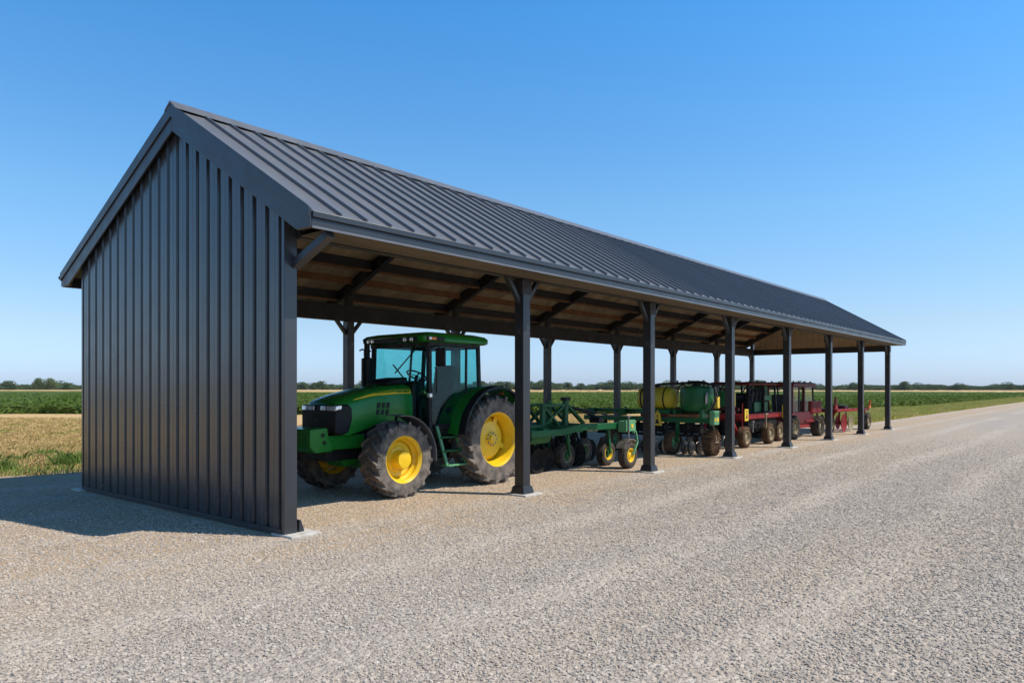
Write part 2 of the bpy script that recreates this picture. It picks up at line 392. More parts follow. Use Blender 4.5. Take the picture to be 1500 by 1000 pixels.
# ------------------------------------------------------------------ vegetation
def leaf_mat(name, a, b_, trans=.25, c3=None):
    m = bpy.data.materials.new(name); m.use_nodes = True; nt = m.node_tree; b = nt.nodes['Principled BSDF']
    co = nt.nodes.new('ShaderNodeNewGeometry').outputs['Random Per Island']
    c = mixc(nt, co, a, b_)
    if c3:
        oc = nt.nodes.new('ShaderNodeTexCoord').outputs['Object']
        c = mixc(nt, ramp(nt, noise(nt, oc, .5, 4, .6), .52, .66), c, c3)
    oi = nt.nodes.new('ShaderNodeObjectInfo')
    c = mixc(nt, ramp(nt, oi.outputs['Random'], 0, 1, 0, .35), c, tuple(v*.6 for v in a))
    nt.links.new(c, b.inputs['Base Color']); b.inputs['Roughness'].default_value = .7; b.inputs['Specular IOR Level'].default_value = .12
    tl = nt.nodes.new('ShaderNodeBsdfTranslucent'); nt.links.new(c, tl.inputs[0])
    mx = nt.nodes.new('ShaderNodeMixShader'); mx.inputs[0].default_value = trans
    nt.links.new(b.outputs[0], mx.inputs[1]); nt.links.new(tl.outputs[0], mx.inputs[2])
    nt.links.new(mx.outputs[0], nt.nodes['Material Output'].inputs[0]); return m
M['leaf'] = leaf_mat('tree_leaves', (.085, .130, .055), (.130, .180, .085))
M['leaf_light'] = leaf_mat('light_tree_leaves', (.120, .175, .060), (.185, .230, .10))
M['bark'] = mat('bark', (.09, .07, .05), .95, 0, .3, 2, .3, 8)
M['soy'] = leaf_mat('crop_leaves', (.080, .130, .020), (.120, .180, .036), .3)
M['blade_dry'] = leaf_mat('dry_grass_blades', (.70, .52, .25), (.60, .44, .19), .3, (.34, .36, .09))
M['blade_green'] = leaf_mat('green_grass_blades', (.36, .38, .075), (.52, .48, .15), .35, (.68, .52, .25))
M['weed'] = leaf_mat('weed_leaves', (.17, .27, .05), (.28, .37, .10), .35)

def np_mesh(name, verts, nper, m):
    """verts (n, nper, 3): n separate faces"""
    n = len(verts); me = bpy.data.meshes.new(name)
    me.vertices.add(n*nper); me.vertices.foreach_set('co', verts.reshape(-1).astype('f'))
    me.loops.add(n*nper); me.loops.foreach_set('vertex_index', np.arange(n*nper, dtype='i'))
    me.polygons.add(n); me.polygons.foreach_set('loop_start', np.arange(0, n*nper, nper, dtype='i'))
    me.polygons.foreach_set('loop_total', np.full(n, nper, 'i'))
    me.update(calc_edges=True); me.materials.append(m); return me

def blades(x, y, h, w, lean=.5, z=0.0):
    n = len(x); a = RNG.random(n)*6.283; b = RNG.random(n)*6.283
    hh = h*(.5+RNG.random(n)*.8); ln = hh*lean*RNG.random(n)
    dx, dy = np.cos(a)*w/2, np.sin(a)*w/2; zz = np.full(n, z)
    v0 = np.stack([x-dx, y-dy, zz], 1); v1 = np.stack([x+dx, y+dy, zz], 1)
    mx, my = np.cos(b)*ln*.35, np.sin(b)*ln*.35
    v2 = np.stack([x+dx*.7+mx, y+dy*.7+my, zz+hh*.6], 1); v4 = np.stack([x-dx*.7+mx, y-dy*.7+my, zz+hh*.6], 1)
    v3 = np.stack([x+np.cos(b)*ln, y+np.sin(b)*ln, zz+hh*(1-.2*lean)], 1)
    return np.stack([v0, v1, v2, v3, v4], 1)

def clump(x, y, per, spread):
    x = np.repeat(x, per); y = np.repeat(y, per)
    return x + RNG.normal(0, spread, len(x)), y + RNG.normal(0, spread, len(y))

# dry meadow behind the shed and out to its left
n = 26000
fw = 15.5 + 30*RNG.random(n)**1.5; r = fw*(-.95 + .62*RNG.random(n))
x, y = CX + fw*CA + r*SA, CY + fw*SA - r*CA
ok = y > 10.6 + RNG.normal(0, .5, n); x, y = x[ok], y[ok]
n2 = 9000; x2 = 6 + 32*RNG.random(n2); y2 = 9.3 + 14*RNG.random(n2)
x, y = np.concatenate([x, x2]), np.concatenate([y, y2])
x, y = clump(x, y, 6, .09)
o = struct('dry_grass', np_mesh('dry_grass', blades(x, y, .13, .020, 1.3, -.02), 5, M['blade_dry']), kind='stuff')
o['label'] = 'dry straw-coloured grass between the gravel and the green crop'
n = 26000; x = 34 + 150*RNG.random(n)**1.6; y = 2.5 + 5.6*RNG.random(n); y = np.where(x > 70, 2.5 + (y-2.5)*.75, y)
x, y = clump(x, y, 5, .12)
o = struct('verge_blades', np_mesh('verge_blades', blades(x, y, .28, .035, .8, -.01), 5, M['blade_green']), kind='stuff')
o.name = 'verge_grass_blades'; o['label'] = 'yellow green grass along the far edge of the gravel road'

def weed(x, y, nb, h, label):
    rr = np.random.default_rng(int(abs(x*100+y*7)))
    t = thing('weed_clump', label, 'weed', (x, y, 0), 'green weeds at the edge of the gravel')
    px = x + rr.normal(0, .21, nb); py = y + rr.normal(0, .21, nb)
    me = np_mesh('foliage', blades(px-x, py-y, h, .015, .8, 0), 5, M['weed'])
    q = bpy.data.objects.new('foliage', me); COL.objects.link(q); q.parent = t
def px2g(px, py): fw = 1066.3*CZ/(py-568.7); return camxy(fw, (px-750)/1066.3*fw)
weed(-.05, 11.0, 700, .30, 'broad green weed clump on the dirt, the larger and farther from the shed wall')
weed(-.9, 10.7, 420, .24, 'low ragged green weed clump at the very left edge of the view')
weed(1.5, 11.3, 620, .38, 'tall upright green weed clump on the dirt nearest the shed back corner')
weed(.3, 10.25, 170, .17, 'small sparse weed tuft at the edge of the gable shadow, farther from the wall')
weed(1.05, 10.1, 150, .17, 'small weed tuft on the dirt in line with the shed back corner')
for i in range(7):
    weed(-2.4 + i*1.15, 13.2 + (i*37 % 5)*.6, 200, .20, 'pale green weed tuft in the dry grass behind the dirt strip')

# crop field: canopy sheet plus leaves over its near part
edge = [(-70, 112), (-30, 86), (13.9, 53.5), (26, 36), (38, 22.5), (52, 13), (68.5, 9.6), (95, 8.0), (142, 7.2), (320, 7.5)]
def edge_at(s):
    s = s*(len(edge)-1); i = min(int(s), len(edge)-2); f = s-i
    return (edge[i][0]*(1-f)+edge[i+1][0]*f, edge[i][1]*(1-f)+edge[i+1][1]*f)
IN = Vector((CA, SA))*.75 + Vector((-SA, CA))*.45; IN.normalize()
def field():
    g = MB(); ns, ntt = 220, 90; vs = []
    for i in range(ns+1):
        s = i/ns; ex, ey = edge_at(s); far = 450 - 310*s
        for k in range(ntt+1):
            t = (k/ntt)**2.2*far
            jx = random.uniform(-.25, .25) if 0 < k else 0
            z = -.02 if k == 0 else (.46 + random.uniform(-.10, .10))
            tt = t + (0 if k else 0)
            vs.append((ex + IN.x*(t+.02*k) + jx, ey + IN.y*(t+.02*k) + jx*.5, z))
    w = ntt+1
    g.add(vs, [(i*w+k, (i+1)*w+k, (i+1)*w+k+1, i*w+k+1) for i in range(ns) for k in range(ntt)])
    m = ground_mat('crop_canopy', (.082, .125, .022), (.100, .145, .028), (.090, .132, .026), .5, 1.0, (.2, 1, 1))
    o = struct('crop_canopy', g, m, 'stuff'); o['label'] = 'green row crop reaching from the dry grass to the far trees'
    n = 150000; s = RNG.random(n)*.93 + .03; t = 180*RNG.random(n)**2.3
    E = np.array([edge_at(q) for q in np.linspace(0, 1, 800)]); idx = (s*799).astype(int)
    x = E[idx, 0] + IN.x*t + RNG.normal(0, .35, n); y = E[idx, 1] + IN.y*t + RNG.normal(0, .35, n)
    z = np.where(t < .6, RNG.random(n)*.6, .40 + RNG.random(n)*.28)
    L = .10 + .10*RNG.random(n); a = RNG.random(n)*6.283; tilt = RNG.normal(0, .5, n)
    dx, dy, dz = np.cos(a)*L, np.sin(a)*L, np.sin(tilt)*L; px, py = -np.sin(a)*L*.6, np.cos(a)*L*.6; pz = RNG.normal(0, .4, n)*L*.6
    v = np.stack([np.stack([x-dx, y-dy, z-dz], 1), np.stack([x+px, y+py, z+pz], 1), np.stack([x+dx, y+dy, z+dz], 1), np.stack([x-px, y-py, z-pz], 1)], 1)
    o = struct('crop_leaves', np_mesh('crop_leaves', v, 4, M['soy']), kind='stuff'); o['label'] = 'leafy green tops along the near edge of the crop field'
field()
# strip of ripe grain beyond the crop
g = MB(); vs = []
for i in range(41):
    s = i/40; ex, ey = edge_at(s); far = 450 - 310*s
    for k, (t, z) in enumerate(((far-4, 0), (far-3, .62), (far+420, .6))):
        vs.append((ex + IN.x*t, ey + IN.y*t, z))
g.add(vs, [(i*3+k, (i+1)*3+k, (i+1)*3+k+1, i*3+k+1) for i in range(40) for k in range(2)])
o = struct('grain_field', g, M['straw'], 'stuff'); o['label'] = 'pale strip of ripe grain in front of the far trees'

def crown_mesh(name, w, h, lobes, nl, size, m, seed, hedge=False):
    rr = np.random.default_rng(seed); V = []
    for i in range(lobes):
        a = rr.random()*6.283; q = rr.random()**.6
        c = np.array([np.cos(a)*w*.36*q, np.sin(a)*w*.36*q, h*((.16 if hedge else .28) + (.60 if hedge else .48)*rr.random()*(1.15-.5*q))])
        rad = np.array([w*.24, w*.24, h*.22])*(.7+.5*rr.random())
        n = nl//lobes; d = rr.normal(size=(n, 3)); d /= np.linalg.norm(d, axis=1)[:, None]
        p = c + d*rad*(.75+.3*rr.random((n, 1))); p[:, 2] = np.maximum(p[:, 2], .3)
        u = rr.normal(size=(n, 3)); u /= np.linalg.norm(u, axis=1)[:, None]; v = np.cross(d + .6*rr.normal(size=(n, 3)), u)
        v /= np.linalg.norm(v, axis=1)[:, None]; L = size*(.6+.8*rr.random((n, 1)))
        V.append(np.stack([p-u*L, p+v*L*.6, p+u*L, p-v*L*.6], 1))
    return np_mesh(name, np.concatenate(V), 4, m)
KINDS = []
for k, (w, h, lo, nl, sz, m) in enumerate([(13, 12.5, 15, 2800, .42, 'leaf_light'), (13, 9.5, 14, 2200, .45, 'leaf'), (20, 8.5, 18, 2800, .5, 'leaf'),
                                           (11, 11, 12, 2000, .42, 'leaf'), (20, 6, 18, 2600, .45, 'leaf')]):
    tk = MB(); tk.tube([(0, 0, -.3), (.1, 0, h*.2), (.1, .2, h*.5)], [.45, .32, .12], 8)
    for a in (.5, 2.4, 4.4): tk.tube([(.08, .05, h*.28), (math.cos(a)*w*.16, math.sin(a)*w*.16, h*.52)], [.2, .08], 6)
    KINDS.append((crown_mesh('crown', w, h, lo, nl, sz, M[m], 50+k, k > 0), tk.mesh('trunk', M['bark'])))
def tree(px, dist, kind, sc, label, group='trees of the far tree line'):
    x, y = camxy(dist, (px-750)/1066.3*dist)
    t = thing('tree', label, 'tree', (x, y, 0), group); t.rotation_euler = (0, 0, random.uniform(0, 6.28)); t.scale = (sc*random.uniform(.92, 1.1), sc, sc)
    for nm, me in zip(('crown', 'trunk'), KINDS[kind]):
        o = bpy.data.objects.new(nm, me); COL.objects.link(o); o.parent = t
tree(57, 640, 0, .96, 'left one of the two tall round trees past the crop at far left')
tree(75, 640, 0, .95, 'right one of the two tall round trees past the crop at far left')
tree(14, 650, 1, 1.08, 'broad dark tree standing alone at the far left end of the tree line')
tree(100, 660, 1, .82, 'rounded tree between the two tall round trees and the shed wall')
tree(1480, 700, 3, .74, 'small round tree sticking out of the low tree line at far right')
tree(1326, 690, 1, 1.05, 'tall tree group crown just right of the last front post')
tree(1403, 690, 2, .92, 'broad clump of trees right of the gap past the last front post')
tree(1252, 690, 3, .88, 'rounded tree above the line seen between the last two front posts')
rr = random.Random(5)
px = -140.0
while px < 1680:
    low = px < 125 or 100 < px < 140
    k = rr.choice((1, 2, 2, 4, 1)) if not (low or px > 1180) else rr.choice((4, 4, 2))
    base = 1.0 if not (low or px > 1180) else (.98 if low else .98)
    if 760 < px < 930: base = 1.12
    if 1380 < px < 1450: base = .95
    tree(px, rr.uniform(690, 790), k, base*rr.uniform(.78, 1.30),
         'dark green tree merged into the low tree line along the horizon')
    px += rr.uniform(7, 11)

# ------------------------------------------------------------------ the shed
WX0, WX1 = .125, .255                     # end wall thickness along the shed
RX0, RX1 = -.02, 30.98                  # roof ends
YF, YR, YB = -.59, 2.88, 7.30           # front eave, ridge, back eave
ZE, ZR = 3.95, 6.02
def ztop(y): return ZE + (ZR-ZE)*((y-YF)/(YR-YF) if y <= YR else (YB-y)/(YB-YR))
shed = thing('machinery_shed', 'long dark grey open-sided metal pole shed with standing seam gable roof', 'shed', (0, 0, 0))

# end wall: ribbed sheet, rises to the rake
wl = MB(); prof = []; y = .14; pitch = 6.37/21
while y < 6.49:
    for dy, dx in ((0, 0), (.062, 0), (.080, -.045), (.165, -.045), (.172, -.047), (.186, -.047), (.193, -.045), (pitch-.018, -.045), (pitch-.002, 0)):
        if y+dy < 6.50: prof.append((y+dy, dx))
    y += pitch
prof.append((6.50, 0))
nb = len(prof)
vs = [(WX0+dx, yy, .03) for yy, dx in prof] + [(WX0+dx, yy, ztop(yy)-.12) for yy, dx in prof]
wl.add(vs, [(k, k+1, nb+k+1, nb+k) for k in range(nb-1)])
ylist = [.14, YR, 6.50]
wl.add([(WX1-.03, yy, .03) for yy in ylist] + [(WX1-.03, yy, ztop(yy)-.12) for yy in ylist], [(0, 3, 4, 1), (1, 4, 5, 2)])
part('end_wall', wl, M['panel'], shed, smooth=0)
t = MB(); t.box(WX0-.056, WX1, .075, .138, .03, ztop(.05)-.15); part('corner_trim', t, M['panel'], shed, .006)
t = MB(); t.box(WX0-.056, WX1, 6.502, 6.57, .03, ztop(6.57)-.15); part('corner_trim', t, M['panel'], shed, .006)
t = MB(); t.box(WX0-.062, WX0-.057, .139, 6.501, .02, .09); part('base_flashing', t, M['trim'], shed)
t = MB(); t.box(.06, .50, -.10, .36, -.01, .03); part('footing', t, M['concrete'], shed, .01)
t = MB(); t.box(-.02, .4, 6.4, 6.8, -.01, .03); part('footing', t, M['concrete'], shed, .01)
t = MB(); t.box(.297, .325, .09, .25, .03, .18); t.prism([(.325, .18), (.325, .03), (.375, .03), (.375, .05)], .10, .22); part('corner_bracket', t, M['trim'], shed)

# roof slopes with standing seams
def slope(y0, y1, name):
    m = MB(); z0, z1 = ztop(y0), ztop(y1)
    L = math.hypot(y1-y0, z1-z0); ny, nz = -(z1-z0)/L, (y1-y0)/L
    if nz < 0: ny, nz = -ny, -nz
    def P(x, t, h): return (x, y0+(y1-y0)*t + ny*h, z0+(z1-z0)*t + nz*h)
    # pans are slightly dished so that the sheet is not a dead flat plane
    xs = [RX0]; x = RX0 + .44
    while x < RX1 - .1: xs.append(x); x += .40
    xs.append(RX1); rr = random.Random(int(y0*10))
    for a, b in zip(xs[:-1], xs[1:]):
        for i in range(8):
            t0, t1 = i/8, (i+1)/8
            q = [P(a, t0, 0), P((a+b)/2, t0, -.004), P(b, t0, 0), P(b, t1, 0), P((a+b)/2, t1, -.004), P(a, t1, 0)]
            m.add(q, [(0, 1, 4, 5), (1, 2, 3, 4)])
    for x in xs[1:-1]:
        w = .016; h = .042
        vs = [P(x-w, .0, 0), P(x+w, .0, 0), P(x+w*.7, .0, h), P(x-w*.7, .0, h), P(x-w, .985, 0), P(x+w, .985, 0), P(x+w*.7, .985, h), P(x-w*.7, .985, h)]
        m.add(vs, [(0, 1, 2, 3), (1, 5, 6, 2), (2, 6, 7, 3), (3, 7, 4, 0), (4, 7, 6, 5)])
    part(name, m, M['roof'], shed, smooth=0)
    d = MB()  # deck under the sheets
    d.add([P(RX0+.05, .01, -.035), P(RX1-.05, .01, -.035), P(RX1-.05, 1, -.035), P(RX0+.05, 1, -.035)], [(0, 3, 2, 1)])
    part('roof_deck', d, M['deck'], shed, smooth=0)
    return P
PF = slope(YF, YR, 'roof_slope'); PB = slope(YB, YR, 'roof_slope')
rc = MB(); rc.prism([(YR-.17, ztop(YR-.17)+.035), (YR, ZR+.055), (YR+.17, ztop(YR+.17)+.035), (YR+.17, ztop(YR+.17)+.055), (YR, ZR+.085), (YR-.17, ztop(YR-.17)+.055)], RX0-.03, RX1+.03, 'yz')
part('ridge_cap', rc, M['roof'], shed, smooth=0)
# rake boards, two laps
def rake(x0, x1, lap):
    for y0, y1 in ((YF, YR), (YR, YB)):
        m = MB(); a, b = ztop(y0), ztop(y1)
        kf, kb = YF + .16*(YR-YF)/(ZR-ZE), YB - .16*(YB-YR)/(ZR-ZE)
        m.prism([(y0, a+.03), (y1, b+.03), (y1, b-.36), (kf, ZE-.20), (y0, ZE-.20)] if y0 == YF else [(y1, ZE-.20), (kb, ZE-.20), (y0, a-.36), (y0, a+.03), (y1, b+.03)], x0, x1, 'yz')
        part('rake_board', m, M['trim'], shed, .005)
        m = MB()
        m.prism([(y0-.003, a+.045), (y1, b+.045), (y1, b-.15), (y0-.003, a-.095)] if y0 == YF else [(y0, a+.045), (y1+.003, b+.045), (y1+.003, b-.095), (y0, a-.15)], x0+lap[0], x0+lap[1], 'yz')
        part('rake_cap', m, M['trim'], shed, .005)
rake(RX0, RX0+.03, (-.022, -.0025)); rake(RX1-.03, RX1, (.0325, .052))
# rake soffit between board and wall
for y0, y1 in ((YF+.02, YR-.02), (YR+.02, YB-.02)):
    m = MB(); m.add([(RX0+.03, y0, ztop(y0)-.10), (WX0-.044, y0, ztop(y0)-.10), (WX0-.044, y1, ztop(y1)-.10), (RX0+.03, y1, ztop(y1)-.10)], [(0, 1, 2, 3)])
    part('rake_soffit', m, M['beam'], shed, smooth=0)
# eaves: fascia in two steps and soffit, front and back
for yo, s in ((YF, 1), (YB, -1)):
    a, b = sorted((yo, yo+s*.05))
    m = MB(); m.box(RX0+.031, RX1-.031, a, b, ZE-.20, ZE-.085); part('fascia', m, M['trim'], shed, .005)
    a, b = sorted((yo-s*.028, yo+s*.04))
    m = MB(); m.box(RX0+.031, RX1-.031, a, b, ZE-.0825, ZE-.004); part('drip_edge', m, M['trim'], shed, .008)
    a, b = sorted((yo-s*.012, yo-s*.002))
    m = MB(); m.box(RX0+.031, RX1-.031, a, b, ZE-.206, ZE-.180); part('fascia_lip', m, M['roof'], shed)
    if s > 0: m = MB(); m.box(WX1+.005, RX1-.031, yo+.052, .0, ZE-.195, ZE-.18); part('soffit', m, M['darkwood'], shed)
m = MB(); m.lathe([(.03, RX0-.02), (.03, RX0+.06)], (0, YB+.05, ZE-.03), 'x', 12); m.lathe([(.001, RX0-.02), (.03, RX0-.02)], (0, YB+.05, ZE-.03), 'x', 12); part('gutter_end', m, M['black'], shed)
# boxed eave return at the near front corner
for ya, yb in ((YF+.051, -.31), (6.99, YB-.051)):
    m = MB(); m.box(RX0+.031, WX0-.053, ya, yb, ZE-.19, ZE-.17); part('eave_return', m, M['beam'], shed)
# posts
FRONT = [4.70, 9.14, 13.49, 17.84, 22.09, 26.28, 30.68]
BACK = [5.75, 9.42, 13.66, 17.92, 22.3, 26.55, 30.72]
FX = FRONT; PW = .195
def post(x, y, ztp, front):
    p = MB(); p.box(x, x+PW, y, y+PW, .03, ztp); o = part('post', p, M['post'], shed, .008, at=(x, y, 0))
    b = MB(); e = .045
    b.loft([[(x-k, y-k, z), (x+PW+k, y-k, z), (x+PW+k, y+PW+k, z), (x-k, y+PW+k, z)] for k, z in ((e, .03), (e, .055), (e*.55, .15), (.004, .165))])
    part('post_base', b, M['post'], o, .004, smooth=0)
    f = MB(); f.box(x-.11, x+PW+.17, y-.14, y+PW+.15, -.01, .03); part('footing', f, M['concrete'], o, .01)
    if front:
        c = MB(); c.box(x-.03, x+PW+.03, y-.01, y+PW+.03, ztp-.26, ztp-.003); part('post_cap', c, M['beam'], o, .006)
    ym = y+PW/2; za = ztp-.40 if front else ztp-.30
    for s in (-1, 1):
        if x > 30 and s > 0: continue
        xs = x if s < 0 else x+PW
        k = MB(); k.bar((xs-s*.02, ym, za), (xs+s*(.37 if front else .26), ym, za+(.46 if front else .32)), .075, .085, (0, 1, 0))
        part('knee_brace', k, M['post'], o, .005)
for x in FRONT: post(x, .0, 3.74, True)
for x in BACK: post(x, 6.23, 3.45, False)
m = MB(); m.bar((.24, .10, 3.40), (.32, -.53, 3.73), .10, .12, (1, 0, 0)); part('knee_brace', m, M['trim'], shed, .006)
# longitudinal beams
m = MB(); m.box(WX1, RX1-.06, .02, .17, 3.742, ztop(.02)-.10); part('eave_beam', m, M['beam'], shed)
m = MB(); m.box(WX1, RX1-.06, 6.25, 6.40, 3.452, 3.83); part('eave_beam', m, M['beam'], shed)
for x in BACK:
    m = MB(); m.box(x+.02, x+PW-.02, 6.262, 6.388, 3.832, ztop(6.4)-.30); part('post_head', m, M['beam'], shed)
# rafters under both slopes, purlins and thin battens running along
def under(y, d): return ztop(y) - d
for i, x in enumerate(BACK):
    for y0, y1 in ((.02, YR), (7.15, YR)):
        r_ = MB(); a, b = x+.03, x+.16
        q = [(y0, under(y0, .07)), (y1, under(y1, .07)), (y1, under(y1, .36)), (y0, under(y0, .33))]
        r_.prism(q, a, b, 'yz'); part('rafter', r_, M['beam'], shed)
for y, w, d in [(6.70, .11, .17), (5.44, .11, .19), (4.3, .11, .19), (3.3, .11, .19), (.75, .1, .17), (1.9, .1, .17)]:
    m = MB(); m.prism([(y-w/2, under(y-w/2, .05)), (y+w/2, under(y+w/2, .05)), (y+w/2, under(y, .05)-d), (y-w/2, under(y, .05)-d)], WX1, RX1-.07, 'yz'); pu = part('purlin', m, M['beam'], shed)
    m = MB(); zz = under(y, .05)-d; m.box(WX1, RX1-.07, y-w/2-.035, y+w/2+.035, zz-.034, zz-.002); part('purlin_lit_underside', m, M['lath'], pu)  # brown slab colours in ground light on the purlin's underside
for y, w, d in ((6.14, .06, .12), (4.87, .06, .12), (3.8, .06, .12), (1.3, .045, .07), (2.5, .045, .07)):
    m = MB(); m.prism([(y-w, under(y-w, .05)), (y+w, under(y+w, .05)), (y+w, under(y, .05)-d), (y-w, under(y, .05)-d)], WX1, RX1-.07, 'yz'); part('batten', m, M['lath'], shed)
# far gable: tie beam, lining and braces
m = MB(); m.box(30.74, 30.86, .2, 6.22, 3.50, 3.76); part('tie_beam', m, M['beam'], shed)
m = MB(); k = 0; y = .2
while y < 6.2:
    yy = min(y+.285, 6.22); m.prism([(y, 3.762), (yy-.012, 3.762), (yy-.012, ztop(yy-.012)-.10), (y, ztop(y)-.10)] , 30.78, 30.80 + .004*(k % 2), 'yz'); y += .285; k += 1
part('gable_lining', m, M['tanpanel'], shed, smooth=0)
m = MB()
m.add([(30.84, .2, 3.762), (30.84, 6.22, 3.762), (30.84, 6.22, ztop(6.22)-.1), (30.84, YR, ZR-.1), (30.84, .2, ztop(.2)-.1)], [(0, 1, 2, 3, 4)]); part('gable_sheet', m, M['panel'], shed, smooth=0)

# ------------------------------------------------------------------ wheels
_wc = {}
def tyre_mb(Rr, w, ri, lugs=0, lugh=.04, rib=0, bulge=.06):
    m = MB(); h = w/2
    prof = [(ri, -h*.80), (ri+.03, -h*.93), ((ri+Rr)/2, -h*1.0), (Rr-.10*Rr, -h*.97), (Rr-.075*Rr, -h*.84), (Rr-.062*Rr, -h*.45), (Rr-.058*Rr, 0)]
    prof = prof + [(r, -t) for r, t in prof[-2::-1]]
    if rib: prof = [(ri, -h*.8), (ri+.03, -h*.95), ((ri+Rr)/2, -h), (Rr-.07, -h*.98), (Rr-.015, -h*.78), (Rr-.012, -h*.52), (Rr-.028, -h*.47), (Rr-.028, -h*.40), (Rr, -h*.36), (Rr, -h*.1), (Rr-.02, -h*.06)]; prof = prof + [(r, -t) for r, t in prof[::-1]]
    m.lathe(prof, n=64 if Rr > .5 else 40)
    if lugs:
        for sd in (-1, 1):
            for k in range(lugs):
                base = 2*math.pi*(k + (.5 if sd > 0 else 0))/lugs; rings = []
                for t, rad, yy in ((0, Rr, -.03*w), (.35, Rr, .20*w), (.75, Rr-.008, .40*w), (1.0, Rr-.022, .50*w), (1.12, Rr-.085, .522*w), (1.2, Rr-.15, .508*w)):
                    a = base - sd*0 + (t*.62*2*math.pi/lugs*1.25); wd = (.030 if t < 1 else .036)*(1 if Rr > .7 else .85)
                    dep = lugh+.045 if t < 1.05 else .06
                    ring = []
                    for da, dr in ((-1.15, -dep), (1.15, -dep), (.8, 0), (-.8, 0)):
                        aa = a + da*wd/rad; yv = yy if (dr == 0 or t < 1.05) else yy - .05
                        ring.append(((rad+dr)*math.cos(aa), sd*yv, (rad+dr)*math.sin(aa)))
                    rings.append(ring)
                m.loft(rings)
    return m
def lathe_rim(ri, w, hubr, dish, hubout):
    h = w/2*.86; m = MB()
    m.lathe([(ri+.035, -h*.98), (ri+.035, -h*1.02), (ri+.012, -h*1.03), (ri-.008, -h*.93), (ri-.03, -h*.80), (ri-.035, -h*.5), (ri-.07, -h*.3), (ri-.075, h*.4), (ri-.01, h*.9), (ri+.03, h)], n=56)
    return m
def wheel(parent, c, Rr, w, ri, style, tyre_m, rim_m, hub_m, lugs=0, name='wheel', label=None):
    """part wheel (the disc and hub) > tyre, rim; the axle runs across, the outer face is at -y"""
    key = (Rr, w, ri, style, tyre_m, rim_m, hub_m, lugs)
    if key not in _wc:
        h = w/2; d = MB()
        if style == 'front':
            d.lathe([(ri-.072, -.02), (ri-.10, -.04), (ri*.60, -.03), (ri*.55, -.05), (ri*.42, -.055), (ri*.40, -h*.80), (ri*.36, -h*.95), (.001, -h*.98)], n=40)
            for k in range(8):
                a = k*math.pi/4+.2; d.lathe([(.016, -.03), (.016, -.062), (.001, -.064)], (math.cos(a)*ri*.52, 0, math.sin(a)*ri*.52), n=8)
        elif style == 'rear':
            d.lathe([(ri-.074, .06), (ri-.09, .03), (ri*.72, .0), (ri*.66, -.035), (ri*.30, -.05), (ri*.28, -.075), (ri*.16, -.08), (ri*.15, -.12), (.001, -.125)], n=44)
            for k in range(4):
                a = k*math.pi/2+.6; d.bar((math.cos(a)*ri*.66, -.02, math.sin(a)*ri*.66), (math.cos(a)*(ri-.07), -.02, math.sin(a)*(ri-.07)), .10, .03, (0, 1, 0))
        elif style == 'disc':
            d.lathe([(ri-.03, -h*.15), (ri*.8, -h*.35), (ri*.45, -h*.30), (ri*.42, -h*.62), (ri*.2, -h*.72), (.001, -h*.74)], n=28)
            for k in range(5):
                a = k*2*math.pi/5; d.lathe([(.014, -h*.3), (.014, -h*.48), (.001, -h*.5)], (math.cos(a)*ri*.62, 0, math.sin(a)*ri*.62), n=6)
        bolts = None
        if style == 'rear':
            bolts = MB()
            for k in range(10):
                a = k*2*math.pi/10; bolts.lathe([(.022, -.04), (.022, -.085), (.016, -.09), (.001, -.091)], (math.cos(a)*ri*.24, 0, math.sin(a)*ri*.24), n=6)
        rm = lathe_rim(ri, w, 0, 0, 0) if style != 'disc' else MB().lathe([(ri+.02, -h*.84), (ri-.005, -h*.88), (ri-.02, -h*.70), (ri-.035, -h*.2), (ri-.035, h*.4), (ri+.01, h*.85)], n=36)
        _wc[key] = (d.mesh('wheel', M[hub_m]), tyre_mb(Rr, w, ri, lugs, .045 if Rr > .7 else .04, rib=(lugs == 0)).mesh('tyre', M[tyre_m], smooth=32),
                    rm.mesh('rim', M[rim_m]), bolts.mesh('wheel_bolts', M['steel']) if bolts else None)
    ms = _wc[key]
    o = bpy.data.objects.new(name, ms[0]); COL.objects.link(o); o.parent = parent; o.location = Vector(c) - wloc(parent)
    o.rotation_euler = (0, random.uniform(0, 6.28), 0)
    for nm, me in zip(('tyre', 'rim', 'wheel_bolts'), ms[1:]):
        if me: q = bpy.data.objects.new(nm, me); COL.objects.link(q); q.parent = o
    if label: o['label'] = label
    return o
def flip(o): o.rotation_euler = (0, o.rotation_euler[1], math.pi)

# ------------------------------------------------------------------ big green tractor (nose towards the end wall)
TX, TY = 4.4, 2.56
tr = thing('tractor', 'large green tractor with yellow wheels parked behind the end wall', 'tractor', (TX, TY, 0))
FA, RA = 3.23, 5.63
FZ, RZ = .645, .862
wheel(tr, (FA, 1.60, FZ), .66, .46, .385, 'front', 'rubber', 'yellow', 'yellow', 17)
flip(wheel(tr, (FA, 3.52, FZ), .66, .46, .385, 'front', 'rubber', 'yellow', 'yellow', 17))
wheel(tr, (RA, 1.62, RZ), .875, .56, .51, 'rear', 'rubber', 'yellow', 'yellow', 19)
flip(wheel(tr, (RA, 3.50, RZ), .875, .56, .51, 'rear', 'rubber', 'yellow', 'yellow', 19))
# chassis
m = MB(); m.box(2.3, 5.9, 2.30, 2.82, .62, 1.05); m.box(3.9, 5.4, 2.2, 2.92, .50, .9); part('chassis', m, M['black'], tr, .02)
m = MB(); m.tube([(FA, 1.75, FZ), (FA, 2.25, .62), (FA, 2.87, .62), (FA, 3.4, FZ)], [.13, .10, .10, .13], 14); m.box(FA-.16, FA+.16, 2.3, 2.8, .45, .80); part('front_axle', m, M['green'], tr, .01)
m = MB(); m.tube([(RA, 1.7, RZ), (RA, 3.42, RZ)], .15, 16); part('rear_axle', m, M['green'], tr)
